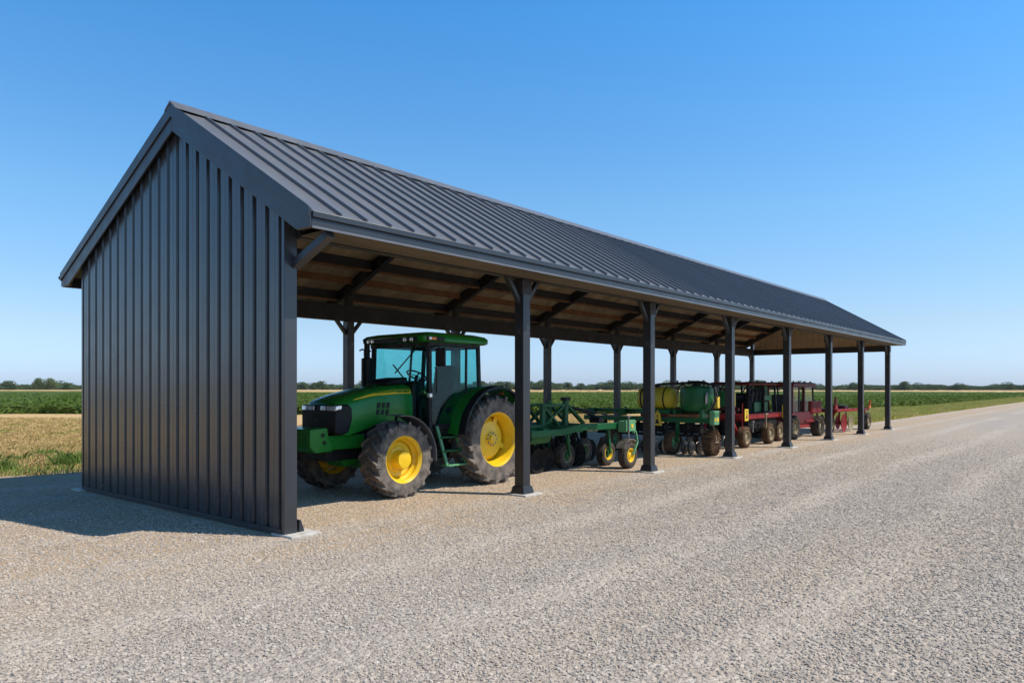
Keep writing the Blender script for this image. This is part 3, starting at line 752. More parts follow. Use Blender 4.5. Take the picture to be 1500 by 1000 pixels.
# hood: lofted sections from the nose to the cab
def hood_ring(x, hw, zt, zb, crown):
    y0 = TY; pts = []
    for sy, z in ((-1, zb), (-1.02, zb+(zt-zb)*.35), (-1.0, zb+(zt-zb)*.68), (-.93, zb+(zt-zb)*.84), (-.76, zb+(zt-zb)*.94), (-.38, zt-.02), (0, zt)):
        pts.append((x, y0+sy*hw, z))
    return pts + [(p[0], 2*y0-p[1], p[2]) for p in pts[-2::-1]]
h = MB()
h.loft([hood_ring(*a) for a in ((2.36, .38, 1.60, 1.10, 0), (2.40, .43, 1.66, 1.08, 0), (2.62, .46, 1.745, 1.06, 0), (3.0, .475, 1.835, 1.16, 0), (3.22, .48, 1.872, 1.24, 0), (3.6, .485, 1.925, 1.22, 0), (4.02, .49, 1.955, 1.12, 0))])
hood = part('hood', h, M['green'], tr, smooth=50)
# nose: black grille wrapping round the front, headlamps, lower apron
g_ = MB()
g_.prism([(2.60, 1.585), (2.315, 1.565), (2.315, 1.13), (2.42, 1.06), (2.60, 1.10), (2.68, 1.32), (2.67, 1.52)], TY-.478, TY+.478)
gr = part('grille', g_, M['black'], tr, .03)
m = MB()
for k in range(11): m.box(2.306, 2.3135, TY-.36, TY+.36, 1.12+k*.03, 1.134+k*.03)
part('grille_slats', m, M['beam'], gr)
for y0, y1 in ((TY-.465, TY-.09), (TY+.09, TY+.465)):
    m = MB(); mid = (y0+y1)/2
    inner = y1 if y0 < TY-.1 else y0; outer = y0 if y0 < TY-.1 else y1; sg = -1 if y0 < TY-.1 else 1
    sy_ = 1 if sg < 0 else -1
    pl_ = [(2.294, .09), (2.286, .25), (2.290, .39), (2.302, .45), (2.33, .484), (2.38, .492), (2.44, .494), (2.44, .47), (2.335, .46), (2.322, .40), (2.322, .09)]
    q_ = [(px_, TY - sy_*py_) for px_, py_ in pl_]
    m.loft([[(a, b, 1.478 + (.02 if a > 2.36 else 0)) for a, b in q_], [(a + .008, b, 1.555 + (.01 if a > 2.36 else 0)) for a, b in q_]])
    o = part('headlight', m, M['lens'], gr, .008)
    m = MB(); m.box(2.279, 2.2845, mid-.006, mid+.006, 1.47, 1.56); part('lamp_divider', m, M['black'], o)
m = MB(); m.lathe([(.035, 0), (.035, .01), (.001, .012)], (2.301, TY, 1.33), 'x', 16); part('nose_badge', m, M['steel'], gr)
# yellow stripe along the hood side (both sides), with small dark lettering marks too fine to read
for s in (-1, 1):
    m = MB(); top = []; bot = []
    for i in range(15):
        x = 2.72 + 1.28*i/14; w = .012 + .062*min(1, i/9)
        zc = 1.655 + .205*math.sin(i/14*math.pi*.5)**.9 - .0
        hw = np.interp(x, [2.62, 3.0, 3.6, 4.02], [.46, .475, .485, .49]) ; zt = np.interp(x, [2.62, 3.0, 3.22, 3.6, 4.02], [1.745, 1.835, 1.872, 1.925, 1.955]); zb = np.interp(x, [2.62, 3.0, 3.22, 3.6, 4.02], [1.06, 1.16, 1.24, 1.22, 1.12])
        def sy(z):
            f = (z-zb)/(zt-zb); return np.interp(f, [.35, .68, .84, .94], [1.02, 1.0, .93, .76])*hw + .006
        zc = min(zc, zb + (zt-zb)*.84 - w*.35)
        bot.append((x, TY+s*sy(zc-w/2), zc-w/2)); top.append((x, TY+s*sy(zc+w/2), zc+w/2))
    n = len(top); m.add(top+bot, [(i, i+1, n+i+1, n+i) for i in range(n-1)])
    st = part('hood_stripe', m, M['sticker' if 0 else 'yellow'], hood, smooth=60)
    m = MB()
    for k in range(9):
        x = 3.66 + k*.034; a = Vector(top[min(n-1, int((x-2.72)/1.28*14))]); b = Vector(bot[min(n-1, int((x-2.72)/1.28*14))]); c = (a+b)/2
        if k == 4: continue
        m.box(x, x+.022, *sorted((c.y+s*.002, c.y+s*.010)), c.z-.012, c.z+.014)
    part('lettering', m, M['green'], st)
# side vents: two rows of slanted slots
m = MB()
for row, z in enumerate((1.44, 1.555)):
    for k in range(3):
        x = 3.17 + k*.105 + row*.02; yv = TY-.497
        m.prism([(x, z-.05), (x+.065, z-.05), (x+.085, z+.045), (x+.02, z+.045)], yv, yv+.03)
part('side_vent', m, M['black'], hood)
m = MB(); m.box(4.02, 4.10, TY-.50, TY+.50, 1.08, 1.93); part('hood_seal', m, M['black'], tr, .01)
m = MB(); m.prism([(3.55, 1.92), (3.75, 2.02), (4.08, 2.06), (4.08, 1.93)], TY-.3, TY+.3); part('dash_cowl', m, M['black'], tr, .03)
# front weight bracket
m = MB(); m.prism([(1.88, 1.18), (2.22, 1.20), (2.26, 1.0), (2.33, .97), (2.33, .80), (1.99, .79), (1.88, .90)], TY-.40, TY+.40)
wb = part('weight_bracket', m, M['green'], tr, .015)
m = MB()
for x, z in ((2.13, 1.08), (2.16, .955)): m.lathe([(.034, 0), (.034, -.012), (.001, -.013)], (x, TY-.401, z), 'y', 14)
part('bracket_hole', m, M['black'], wb)
m = MB(); m.box(2.26, 3.05, TY-.34, TY+.34, .82, 1.06); part('front_frame', m, M['green'], tr, .015)
m = MB(); m.prism([(2.5, .82), (3.0, .82), (2.95, .55), (2.7, .5)], TY-.25, TY+.25); part('axle_bolster', m, M['green'], tr, .02)
# engine side, fuel tank
m = MB(); m.box(3.0, 4.0, TY-.30, TY+.30, .95, 1.3); part('engine', m, M['black'], tr, .03)
m = MB(); m.prism([(4.02, 1.16), (4.20, 1.18), (4.24, .62), (4.12, .55), (4.0, .62)], 1.80, 2.25); part('fuel_tank', m, M['grey'], tr, .035)
m = MB(); m.prism([(4.26, 1.14), (5.1, 1.14), (5.0, .58), (4.30, .58)], 1.98, 2.3); part('toolbox_panel', m, M['black'], tr, .02)
m = MB(); m.box(4.02, 4.28, 1.84, 2.2, .515, .548); part('tank_strap', m, M['lath'], tr, .01)
# front fenders
for s in (-1, 1):
    yc = 1.60 if s < 0 else 3.52; m = MB(); rings = []
    for i in range(15):
        a = R(98 - i*7.4); rad = .735
        ca, sa_ = math.cos(a), math.sin(a)
        rings.append([(FA + (rad-.0)*ca, yc-.22, FZ+(rad)*sa_), (FA+(rad+.012)*ca, yc-.225, FZ+(rad+.012)*sa_), (FA+(rad+.03)*ca, yc, FZ+(rad+.03)*sa_), (FA+(rad+.012)*ca, yc+.225, FZ+(rad+.012)*sa_), (FA+rad*ca, yc+.22, FZ+rad*sa_), (FA+(rad+.015)*ca, yc, FZ+(rad+.015)*sa_)])
    m.loft(rings); part('front_fender', m, M['grey'], tr, smooth=40)
    m = MB(); m.tube([(FA+.1, yc-s*.25, 1.05), (FA+.1, yc-s*.1, FZ+.74)], .025, 8); m.tube([(FA+.1, yc-s*.25, 1.05), (FA+.05, yc-s*.3, FZ)], .03, 8); part('fender_bracket', m, M['black'], tr)
# rear fenders: green shell, black lip
for s in (-1, 1):
    m = MB(); lip = MB(); rings = []; lr = []
    yi, ym, yo = (2.06, 1.49, 1.335) if s < 0 else (3.06, 3.63, 3.785)
    for i in range(19):
        a = R(172 - i*8.2); rad = .985 + .03*math.sin(R(i*10)); ca, sa_ = math.cos(a), math.sin(a)
        if i == 0: a = R(172)
        def P(y, k): return (RA + (rad+k)*ca, y, RZ + (rad+k)*sa_)
        rings.append([P(yi, 0), P(yi, .025), P(ym, .035), P(ym, .01)])
        lr.append([P(ym+s*.002, .006), P(ym+s*.002, .032), P(yo, .012), P(yo+s*.008, -.03), P(yo-s*.01, -.03), P(yo-s*.01, -.005)])
    m.loft(rings); f_ = part('rear_fender', m, M['green'], tr, smooth=40)
    lip.loft(lr); part('fender_lip', lip, M['black'], f_, smooth=40)
m = MB(); m.lathe([(.05, 0), (.055, .06), (.045, .10), (.001, .11)], (6.12, 1.72, 1.80), 'z', 16); fl = part('beacon_lamp', m, M['black'], tr)
m = MB(); m.box(6.08, 6.2, 1.66, 1.76, 1.725, 1.80); part('lamp_base', m, M['amber'], fl, .01)
# cab
C0, C1, CY0, CY1 = 4.14, 5.50, 1.74, 3.38
def slant(x, z): return x
m = MB(); m.box(C0-.02, C1, CY0+.02, CY1-.02, .98, 1.16); m.box(C0+.02, C0+.1, CY0+.3, CY1-.3, 1.16, 1.55); m.box(C1-.1, C1, CY0+.05, CY1-.05, 1.16, 1.72); part('cab_floor', m, M['black'], tr, .015)
def pillar(p, q, w, d, nm='cab_pillar'):
    m = MB(); m.bar(p, q, w, d, (1, 0, 0)); return part(nm, m, M['black'], tr, .012)
for y in (CY0, CY1):
    s = 1 if y == CY1 else -1
    pillar((C0, y, 1.0), (C0+.03, y-s*.05, 2.70), .075, .085)
    pillar((C1-.02, y, 1.62), (C1+.0, y-s*.06, 2.70), .06, .08)
    pillar((C1-.40, y, 1.66), (C1-.34, y-s*.05, 2.70), .035, .05)
m = MB(); m.bar((C0, CY0, 2.66), (C0, CY1, 2.66), .06, .08); m.bar((C1, CY0+.05, 2.66), (C1, CY1-.05, 2.66), .06, .08)
for y in (CY0+.03, CY1-.03): m.bar((C0, y, 2.67), (C1, y, 2.67), .06, .07)
part('cab_header', m, M['black'], tr, .01)
# roof
def roof_ring(z, ins, f0, f1):
    x0, x1, y0, y1 = C0-.20+ins+f0, C1+.20-ins-f1, CY0-.10+ins, CY1+.10-ins; c = .12
    return [(x0+c, y0, z), (x1-c, y0, z), (x1-c*.3, y0+c*.3, z), (x1, y0+c, z), (x1, y1-c, z), (x1-c*.3, y1-c*.3, z), (x1-c, y1, z), (x0+c, y1, z), (x0+c*.3, y1-c*.3, z), (x0, y1-c, z), (x0, y0+c, z), (x0+c*.3, y0+c*.3, z)]
m = MB(); m.loft([roof_ring(2.695, .05, 0, 0), roof_ring(2.715, .005, 0, 0), roof_ring(2.80, 0, 0, 0), roof_ring(2.85, .04, .02, .02), roof_ring(2.885, .16, .05, .06), roof_ring(2.90, .34, .1, .1)])
rf = part('cab_roof', m, M['green'], tr, smooth=50)
m = MB(); m.box(C0-.215, C0-.12, CY0+.10, CY1-.10, 2.70, 2.785); m.box(C0-.15, C0+.28, CY0-.114, CY0-.09, 2.715, 2.79); vis = part('roof_visor', m, M['black'], rf, .012)
def lamp(c, axis, nm='work_light', mm='lens', r=.042):
    m = MB(); s = -1
    m.lathe([(r, 0), (r, -.012), (r*.8, -.022), (.001, -.026)], c, axis, 14); part(nm, m, M[mm], rf)
for y in (CY0+.24, CY1-.18, CY1-.30): lamp((C0-.215, y, 2.745), 'x')
lamp((C0-.215, CY0+.42, 2.745), 'x')
m = MB(); m.box(C0-.06, C0+.06, CY0-.124, CY0-.113, 2.73, 2.78); part('turn_signal', m, M['amber'], rf, .006)
lamp((C0-.10, CY0-.115, 2.755), 'y', r=.034)
m = MB(); m.box(C1+.19, C1+.206, CY0+.0, CY0+.09, 2.73, 2.775); part('turn_signal', m, M['amber'], rf, .006)
# glass
def pane(pts, nm, mm='glass'):
    m = MB(); n = Vector(pts[1])-Vector(pts[0]); k = (Vector(pts[2])-Vector(pts[0])); nn = n.cross(k).normalized()*.003
    m.loft([[Vector(p)-nn for p in pts], [Vector(p)+nn for p in pts]]); return part(nm, m, M[mm], tr, smooth=0)
pane([(C0-.005, CY0+.04, 1.25), (C0-.005, CY1-.04, 1.25), (C0+.02, CY1-.07, 2.64), (C0+.02, CY0+.07, 2.64)], 'windscreen')
for y, s in ((CY0, 1), (CY1, -1)):
    pane([(C0+.045, y, 1.18), (C1-.85, y, 1.18), (C1-.42, y, 1.72), (C1-.36, y+s*.04, 2.63), (C0+.065, y+s*.05, 2.63)], 'door_glass')
    pane([(C1-.37, y, 1.76), (C1-.05, y, 1.76), (C1-.04, y+s*.05, 2.63), (C1-.32, y+s*.05, 2.63)], 'quarter_glass')
pane([(C1, CY0+.06, 1.75), (C1, CY1-.06, 1.75), (C1+.01, CY1-.1, 2.63), (C1+.01, CY0+.1, 2.63)], 'rear_window')
m = MB(); y = CY0-.004
m.tube([(C0+.06, y, 1.18), (C1-.86, y, 1.18), (C1-.60, y, 1.38), (C1-.42, y, 1.70), (C1-.36, y+.045, 2.62)], .018, 8); part('door_frame', m, M['black'], tr)
m = MB(); m.box(C0+.10, C1-.75, CY0-.02, CY0+.10, 1.10, 1.165); part('door_sill', m, M['black'], tr, .01)
m = MB(); m.tube([(C0+.10, CY0-.03, 1.75), (C0+.12, CY0-.055, 1.78), (C0+.13, CY0-.055, 2.20), (C0+.10, CY0-.03, 2.24)], .013, 8); part('grab_handle', m, M['black'], tr)
m = MB(); m.tube([(C0-.10, CY1+.06, 1.75), (C0-.14, CY1+.09, 1.85), (C0-.12, CY1+.09, 2.35), (C0-.03, CY1+.04, 2.42)], .013, 8); part('grab_handle', m, M['black'], tr)
m = MB(); m.box(C0-.05, C0+.02, CY0-.06, CY0+.02, 1.685, 1.765); part('side_marker', m, M['lens'], tr, .012)
# interior
m = MB(); m.box(4.85, 5.30, TY-.26, TY+.26, 1.45, 1.62); m.prism([(5.18, 1.6), (5.32, 1.6), (5.44, 2.30), (5.30, 2.32)], TY-.25, TY+.25); m.box(4.95, 5.25, TY-.2, TY+.2, 1.16, 1.45); part('driver_seat', m, M['seat'], tr, .05)
m = MB(); m.bar((4.36, TY, 1.2), (4.56, TY, 1.95), .16, .14, (1, 0, 0)); m.prism([(4.22, 1.80), (4.5, 1.85), (4.55, 2.0), (4.3, 1.98)], TY-.22, TY+.22); part('steering_column', m, M['black'], tr, .02)
m = MB(); pts = []
for k in range(25):
    a = 2*math.pi*k/24; v = Vector((math.cos(a)*.20, math.sin(a)*.20, 0)); v.rotate(Matrix.Rotation(R(28), 3, 'Y')); pts.append(Vector((4.58, TY, 2.10))+v)
m.tube(pts, .016, 8, cap=False)
for a in (0, 2.1, 4.2):
    v = Vector((math.cos(a)*.19, math.sin(a)*.19, 0)); v.rotate(Matrix.Rotation(R(28), 3, 'Y')); m.bar((4.58, TY, 2.09), Vector((4.58, TY, 2.10))+v, .03, .012)
m.tube([(4.54, TY, 1.95), (4.58, TY, 2.1)], .03, 8); part('steering_wheel', m, M['black'], tr)
m = MB(); m.box(4.9, 5.35, TY+.32, TY+.48, 1.2, 1.72); m.box(4.75, 4.95, TY-.75, TY-.6, 1.2, 1.5); part('control_console', m, M['black'], tr, .03)
m = MB(); m.bar((4.17, CY0+.35, 2.62), (4.16, TY+.15, 2.14), .018, .02); m.bar((4.16, TY+.2, 2.3), (4.15, TY-.18, 1.98), .03, .012); part('wiper', m, M['black'], tr)
# mirrors
m = MB(); m.tube([(C0, CY0-.02, 2.60), (C0+.02, CY0-.20, 2.62), (C0+.03, CY0-.24, 2.55)], .014, 8); mr = part('mirror_arm', m, M['black'], tr)
m = MB(); m.box(C0+.02, C0+.07, CY0-.36, CY0-.12, 2.25, 2.58); part('mirror', m, M['black'], mr, .02)
m = MB(); m.tube([(C0-.02, CY1, 2.58), (C0-.06, CY1+.22, 2.62), (C0-.05, CY1+.30, 2.60)], .016, 8); mr = part('mirror_arm', m, M['black'], tr)
m = MB(); m.box(C0-.08, C0-.03, CY1+.02, CY1+.16, 2.47, 2.60); part('mirror', m, M['black'], mr, .02)
# exhaust stack on the far front corner of the cab
m = MB(); m.tube([(3.98, 3.32, 1.3), (3.98, 3.32, 1.75), (3.98, 3.32, 1.78), (3.98, 3.32, 2.42), (3.98, 3.32, 2.45), (3.98, 3.32, 2.72), (3.93, 3.32, 2.80)], [.06, .06, .11, .11, .06, .055, .05], 16); part('exhaust_stack', m, M['black'], tr)
# steps
m = MB()
for y, xo in ((1.66, 0), (1.70, 0)): pass
m.bar((4.30, 1.72, 1.16), (4.42, 1.56, .42), .035, .06, (1, 0, 0)); m.bar((4.72, 1.72, 1.16), (4.92, 1.56, .42), .035, .06, (1, 0, 0))
part('step_rail', m, M['green_pale'], tr, .004)
for z, x0, x1, y in ((.435, 4.41, 4.93, 1.55), (.70, 4.37, 4.86, 1.605), (.95, 4.33, 4.79, 1.66)):
    m = MB(); m.box(x0, x1, y-.03, y+.17, z-.018, z+.018); part('step', m, M['green_pale'] if z < .7 else M['green_dusty'], tr, .006)
# rear linkage
m = MB(); m.bar((6.0, TY-.4, .72), (6.75, TY-.45, .55), .06, .10); m.bar((6.0, TY+.4, .72), (6.75, TY+.45, .55), .06, .10); m.bar((5.95, TY, 1.1), (6.7, TY, 1.0), .06, .06); m.box(5.8, 6.05, TY-.35, TY+.35, .6, 1.25); part('hitch', m, M['black'], tr, .01)

exec_machines = True
# ------------------------------------------------------------------ green cultivator behind the tractor
cu = thing('cultivator', 'green field cultivator with small tyred gauge wheels behind the tractor', 'cultivator', (8.7, 2.0, 0))
for c, wl_ in (((8.62, 1.95, .30), 0), ((9.85, 1.62, .30), 0), ((9.60, .86, .31), 1), ((9.1, 2.9, .30), 0), ((8.0, 2.7, .30), 0)):
    wheel(cu, c, .31, .22, .155, 'disc', 'rubber_small', 'yellow' if c[1] < 1.9 else 'tan_rim', 'yellow' if c[1] < 1 else 'green_dusty', name='gauge_wheel')
m = MB(); m.bar((6.75, 1.50, .90), (7.75, 1.42, .90), .13, .14); m.bar((7.70, 1.42, .90), (8.35, 1.32, .99), .13, .14); m.bar((8.30, 1.32, .99), (9.72, 1.06, .985), .13, .14)
tb = part('toolbar', m, M['green_dusty'], cu, .008)
m = MB(); m.bar((7.6, 3.4, .95), (10.2, 3.0, .95), .12, .14); part('toolbar', m, M['green_dusty'], cu, .008)
for x in (7.2, 8.35, 9.3):
    m = MB(); m.bar((x, 1.45-.12*(x-7), .94), (x+.35, 3.35, .95), .10, .12); part('cross_member', m, M['green_dusty'], cu, .008)
m = MB(); m.prism([(9.45, 1.12), (9.86, 1.12), (9.88, .82), (9.80, .80), (9.80, .86), (9.45, .86)], .80, .86); m.box(9.45, 9.86, .86, 1.02, .84, 1.10)
ep = part('end_plate', m, M['green_pale'], cu, .008)
m = MB(); m.tube([(9.52, .78, 1.22), (9.52, .78, .60)], .018, 8); m.tube([(9.46, .78, 1.21), (9.60, .78, 1.21)], .018, 8); part('depth_crank', m, M['steel'], ep)
m = MB(); m.lathe([(.05, 0), (.05, -.01), (.001, -.012)], (9.70, .799, .98), 'y', 12); part('round_decal', m, M['sticker'], ep)
m = MB(); m.bar((9.86, .80, .86), (9.84, .74, .60), .05, .03, (1, 0, 0)); m.bar((9.84, .74, .60), (9.62, .73, .32), .05, .03, (1, 0, 0)); part('wheel_fork', m, M['green_pale'], cu, .006)
m = MB(); rings = []
for i in range(9):
    a = R(40 + i*14); rings.append([(9.60+.36*math.cos(a), .74, .31+.36*math.sin(a)), (9.60+.38*math.cos(a), .74, .31+.38*math.sin(a)), (9.60+.38*math.cos(a), .98, .31+.38*math.sin(a)), (9.60+.36*math.cos(a), .98, .31+.36*math.sin(a))])
m.loft(rings); part('wheel_guard', m, M['steel'], cu)
for x, y in ((8.62, 1.80), (9.85, 1.48), (8.0, 2.55), (9.1, 2.75)):
    m = MB(); m.bar((x-.1, y, .95), (x-.06, y, .55), .06, .08, (1, 0, 0)); m.bar((x-.06, y, .58), (x, y, .30), .05, .07, (1, 0, 0)); part('wheel_arm', m, M['green_dusty'], cu, .006)
for i in range(9):   # tines
    x = 7.1 + .34*i; y = 2.05 + (.45 if i % 3 == 1 else .9 if i % 3 == 2 else 0)
    m = MB(); m.tube([(x, y, .92), (x+.08, y, .80), (x+.22, y, .55), (x+.20, y, .30), (x+.06, y, .10), (x-.04, y, .03)], [.03, .03, .03, .03, .026, .015], 6); m.prism([(x-.06, .02), (x+.10, .10), (x+.10, .13), (x-.06, .05)], y-.08, y+.08); part('tine', m, M['iron'], cu)
for x, y in ((7.45, 1.85), (7.9, 1.95), (8.95, 2.15), (9.3, 2.05), (9.35, 2.6), (8.3, 2.7)):
    m = MB(); m.lathe([(.001, .05), (.14, .02), (.27, -.05), (.275, -.04), (.14, .04), (.05, .06), (.05, .16), (.001, .16)], (x, y, .27), 'y', 26); m.bar((x, y+.1, .28), (x-.05, y+.1, .92), .05, .07, (0, 1, 0)); part('tillage_disc', m, M['iron'], cu)
for c in ((10.1, 2.45, .30), (9.55, 3.0, .30)):
    wheel(cu, c, .31, .22, .155, 'disc', 'rubber_small', 'tan_rim', 'green_dusty', name='gauge_wheel')
for x, y in ((9.9, 2.9), (10.3, 2.75), (10.6, 2.6), (10.9, 2.9), (10.5, 3.3)):
    m = MB(); m.lathe([(.001, .05), (.14, .02), (.27, -.05), (.275, -.04), (.14, .04), (.05, .06), (.05, .16), (.001, .16)], (x, y, .27), 'y', 26); m.bar((x, y+.1, .28), (x-.05, y+.1, .92), .07, .09, (0, 1, 0)); part('tillage_disc', m, M['iron'], cu)
# hitch tower: two masts, cap, crossing braces, top link
for y in (2.35, 2.85):
    m = MB(); m.bar((9.20, y, .95), (9.22, y, 1.56), .10, .13, (1, 0, 0)); m.bar((9.26, y, 1.46), (9.98, y, .98), .07, .09, (0, 1, 0)); part('hitch_mast', m, M['green_dusty'], cu, .006)
    m = MB(); m.bar((8.30, y, .95), (8.32, y, 1.50), .09, .12, (1, 0, 0)); m.bar((8.34, y, 1.42), (8.92, y, .98), .06, .09, (0, 1, 0)); m.bar((8.36, y, 1.0), (9.15, y, 1.45), .06, .08, (0, 1, 0)); m.bar((8.30, y, 1.45), (9.2, y, 1.46), .06, .10, (0, 1, 0)); part('hitch_brace', m, M['green_dusty'], cu, .006)
m = MB(); m.box(9.12, 9.34, 2.28, 2.44, 1.56, 1.64); part('mast_cap', m, M['black'], cu, .012)
m = MB(); m.lathe([(.001, -.35), (.17, -.35), (.19, -.30), (.19, .3), (.001, .3)], (7.3, 1.75, .84), 'x', 20); m.box(7.0, 7.5, 1.7, 1.9, .92, 1.05); part('hydraulic_drum', m, M['green_dusty'], cu)
m = MB(); m.tube([(9.3, 2.4, 1.42), (9.9, 2.1, 1.30), (10.4, 1.9, 1.18), (11.0, 1.95, 1.15)], .022, 8); m.tube([(9.3, 2.5, 1.44), (9.75, 2.2, 1.30), (10.3, 2.1, 1.10)], .04, 8); part('hydraulic_hose', m, M['hose'], cu)
m = MB(); m.box(10.0, 10.2, 1.9, 2.2, 1.0, 1.15); part('valve_block', m, M['black'], cu, .02)
for x in (9.45, 9.68):
    pass

# ------------------------------------------------------------------ planters: toolbars set across the shed
def row_unit(root, x, y, muddy=True):
    m = MB(); m.bar((x+.05, y, .90), (x-.05, y, .52), .07, .10, (1, 0, 0)); m.bar((x-.35, y, .55), (x+.45, y, .50), .08, .08); m.box(x-.22, x+.02, y-.09, y+.09, .60, .86)
    u = part('row_unit', m, M['iron'], root, .008)
    m = MB()
    for s in (-1, 1): m.lathe([(.001, s*.012), (.18, s*.006), (.185, 0), (.18, -s*.006), (.001, -s*.002)], (x-.1, y+s*.03, .20), 'y', 22)
    part('opener_disc', m, M['steel'], u)
    m = MB(); m.lathe([(.05, -.05), (.13, -.05), (.15, 0), (.13, .05), (.05, .05)], (x+.35, y, .16), 'y', 18); part('press_wheel', m, M['muddy'], u)
pl = thing('planter', 'green planter with yellow and dark green tanks on its toolbar', 'planter', (13.7, 2.4, 0))
m = MB(); m.box(13.52, 13.70, .62, 4.75, .90, 1.04); tb = part('toolbar', m, M['green_dusty'], pl, .01)
m = MB(); m.box(13.95, 14.07, .75, 4.75, 1.14, 1.24); part('rear_toolbar', m, M['green_dusty'], pl, .01)
for y in (.9, 1.7, 2.6, 3.5, 4.6):
    m = MB(); m.box(13.60, 14.0, y, y+.08, 1.045, 1.26); part('toolbar_strut', m, M['green_dusty'], pl, .006)
m = MB(); m.box(13.56, 14.1, 1.2, 1.9, 1.05, 1.12); part('step_deck', m, M['lath'], pl)
m = MB(); m.box(13.46, 13.82, .50, .615, .86, 1.24); ep = part('end_plate', m, M['green_pale'], pl, .01)
m = MB()
for k, (x, z, w, h_) in enumerate(((13.49, .96, .12, .08), (13.66, .94, .12, .11), (13.50, 1.08, .03, .10), (13.56, 1.07, .03, .12), (13.66, 1.08, .035, .11), (13.74, 1.08, .03, .10))):
    m.box(x, x+w, .494, .4985, z, z+h_); m.mi = 1 if k >= 1 else 0
o = part('decal', m, [M['sticker'], M['green_dusty']], ep)
m = MB(); m.prism([(2.05, .80), (2.32, .80), (2.26, 1.12), (2.18, 1.24), (2.10, 1.12)], 13.44, 13.465, 'yz'); ws = part('warning_plate', m, M['sticker'], pl)
m = MB(); m.prism([(2.12, .86), (2.25, .86), (2.185, 1.02)], 13.436, 13.4385, 'yz'); m.prism([(2.16, 1.05), (2.21, 1.05), (2.185, 1.12)], 13.436, 13.4385, 'yz'); part('warning_symbol', m, M['black'], ws)
def tank(root, x, y0, y1, z, r, mm, nm):
    m = MB(); L = y1-y0
    m.lathe([(.001, 0), (r*.55, .03), (r*.86, .10), (r, .24), (r, L*.33), (r*1.015, L*.34), (r*1.015, L*.36), (r, L*.37), (r, L*.66), (r*1.015, L*.67), (r*1.015, L*.69), (r, L*.70), (r, L-.24), (r*.86, L-.10), (r*.55, L-.03), (.001, L)], (x, y0, z), 'y', 32)
    o = part(nm, m, M[mm], root)
    m = MB(); m.lathe([(.09, -.02), (.09, .05), (.075, .07), (.001, .075)], (x, (y0+y1)/2, z+r), 'z', 16); part('tank_lid', m, M['black'], o)
    m = MB()
    for k in (.22, .8): m.lathe([(r+.008, -.02), (r+.016, -.02), (r+.016, .02), (r+.008, .02)], (x, y0+L*k, z), 'y', 32)
    part('tank_strap', m, M['hose'], o); return o
tank(pl, 13.9, 1.80, 3.05, 1.56, .33, 'tank_yellow', 'chemical_tank')
m = MB(); m.box(13.6, 14.2, 1.9, 2.95, 1.12, 1.26); part('tank_cradle', m, M['green_dusty'], pl, .02)
m = MB(); m.lathe([(.001, 0), (.36, .0), (.43, .06), (.46, .16), (.46, .56), (.44, .64), (.30, .69), (.001, .71)], (13.95, 1.22, 1.22), 'z', 32); gt = part('seed_hopper', m, M['green_dusty'], pl)
m = MB(); m.lathe([(.12, .69), (.13, .78), (.11, .80), (.001, .81)], (13.95, 1.22, 1.22), 'z', 18); part('hopper_lid', m, M['black'], gt)
m = MB(); m.prism([(13.62, 1.42), (13.84, 1.42), (13.84, 1.68), (13.78, 1.74), (13.68, 1.74), (13.62, 1.66)], .80, .825); part('sight_window', m, M['grey'], gt, .01)
m = MB()
m.tube([(13.9, 2.9, 1.92), (13.9, 2.2, 1.98), (13.9, 1.6, 2.0), (13.9, 1.1, 2.0), (13.85, .75, 1.97), (13.8, .62, 1.85), (13.8, .60, 1.5), (13.75, .7, 1.25)], .028, 8)
m.tube([(14.0, 1.9, 1.85), (14.0, 1.5, 2.04), (13.95, 1.0, 2.04), (13.9, .65, 1.90), (13.85, .55, 1.6)], .02, 8)
for y in (1.0, 1.45, 1.8): m.tube([(13.92, y, 1.95), (13.92, y, 2.08)], .03, 8)
part('hose', m, M['hose'], pl)
m = MB(); m.box(13.9, 14.05, .58, .7, 1.3, 1.62); part('seed_meter', m, M['sticker'], pl, .02)
wheel(pl, (13.55, 1.78, .345), .35, .24, .19, 'disc', 'muddy', 'tan_rim', 'green_pale', name='transport_wheel')
m = MB(); m.bar((13.6, 1.62, .92), (13.57, 1.62, .34), .08, .1, (1, 0, 0)); part('wheel_arm', m, M['green_dusty'], pl, .006)
wheel(pl, (13.55, 3.7, .345), .35, .24, .19, 'disc', 'muddy', 'tan_rim', 'green_pale', name='transport_wheel')
for y in (1.05, 1.3, 1.5, 2.15, 2.45, 2.75, 3.05, 3.4, 4.2): row_unit(pl, 13.85, y)
# ribbed closing wheel at the near end
m = MB(); m.lathe([(.001, -.12), (.30, -.13), (.33, -.08), (.33, .08), (.30, .13), (.001, .12)], (13.78, .72, .36), 'y', 36)
for k in range(22):
    a = 2*math.pi*k/22; c_, s_ = math.cos(a), math.sin(a)
    m.bar((13.78+c_*.10, .585, .36+s_*.10), (13.78+c_*.335, .580, .36+s_*.335), .022, .03, (0, 1, 0)); m.bar((13.78+c_*.34, .59, .36+s_*.34), (13.78+c_*.34, .85, .36+s_*.34), .03, .035, (c_, 0, s_))
rw = part('ribbed_wheel', m, M['muddy'], pl)
m = MB(); m.tube([(13.78, .56, .36), (13.78, .60, .62), (13.74, .66, .92)], .022, 8); m.bar((13.68, .555, .38), (13.88, .555, .38), .03, .03); part('scraper_arm', m, M['tan_rim'], pl)

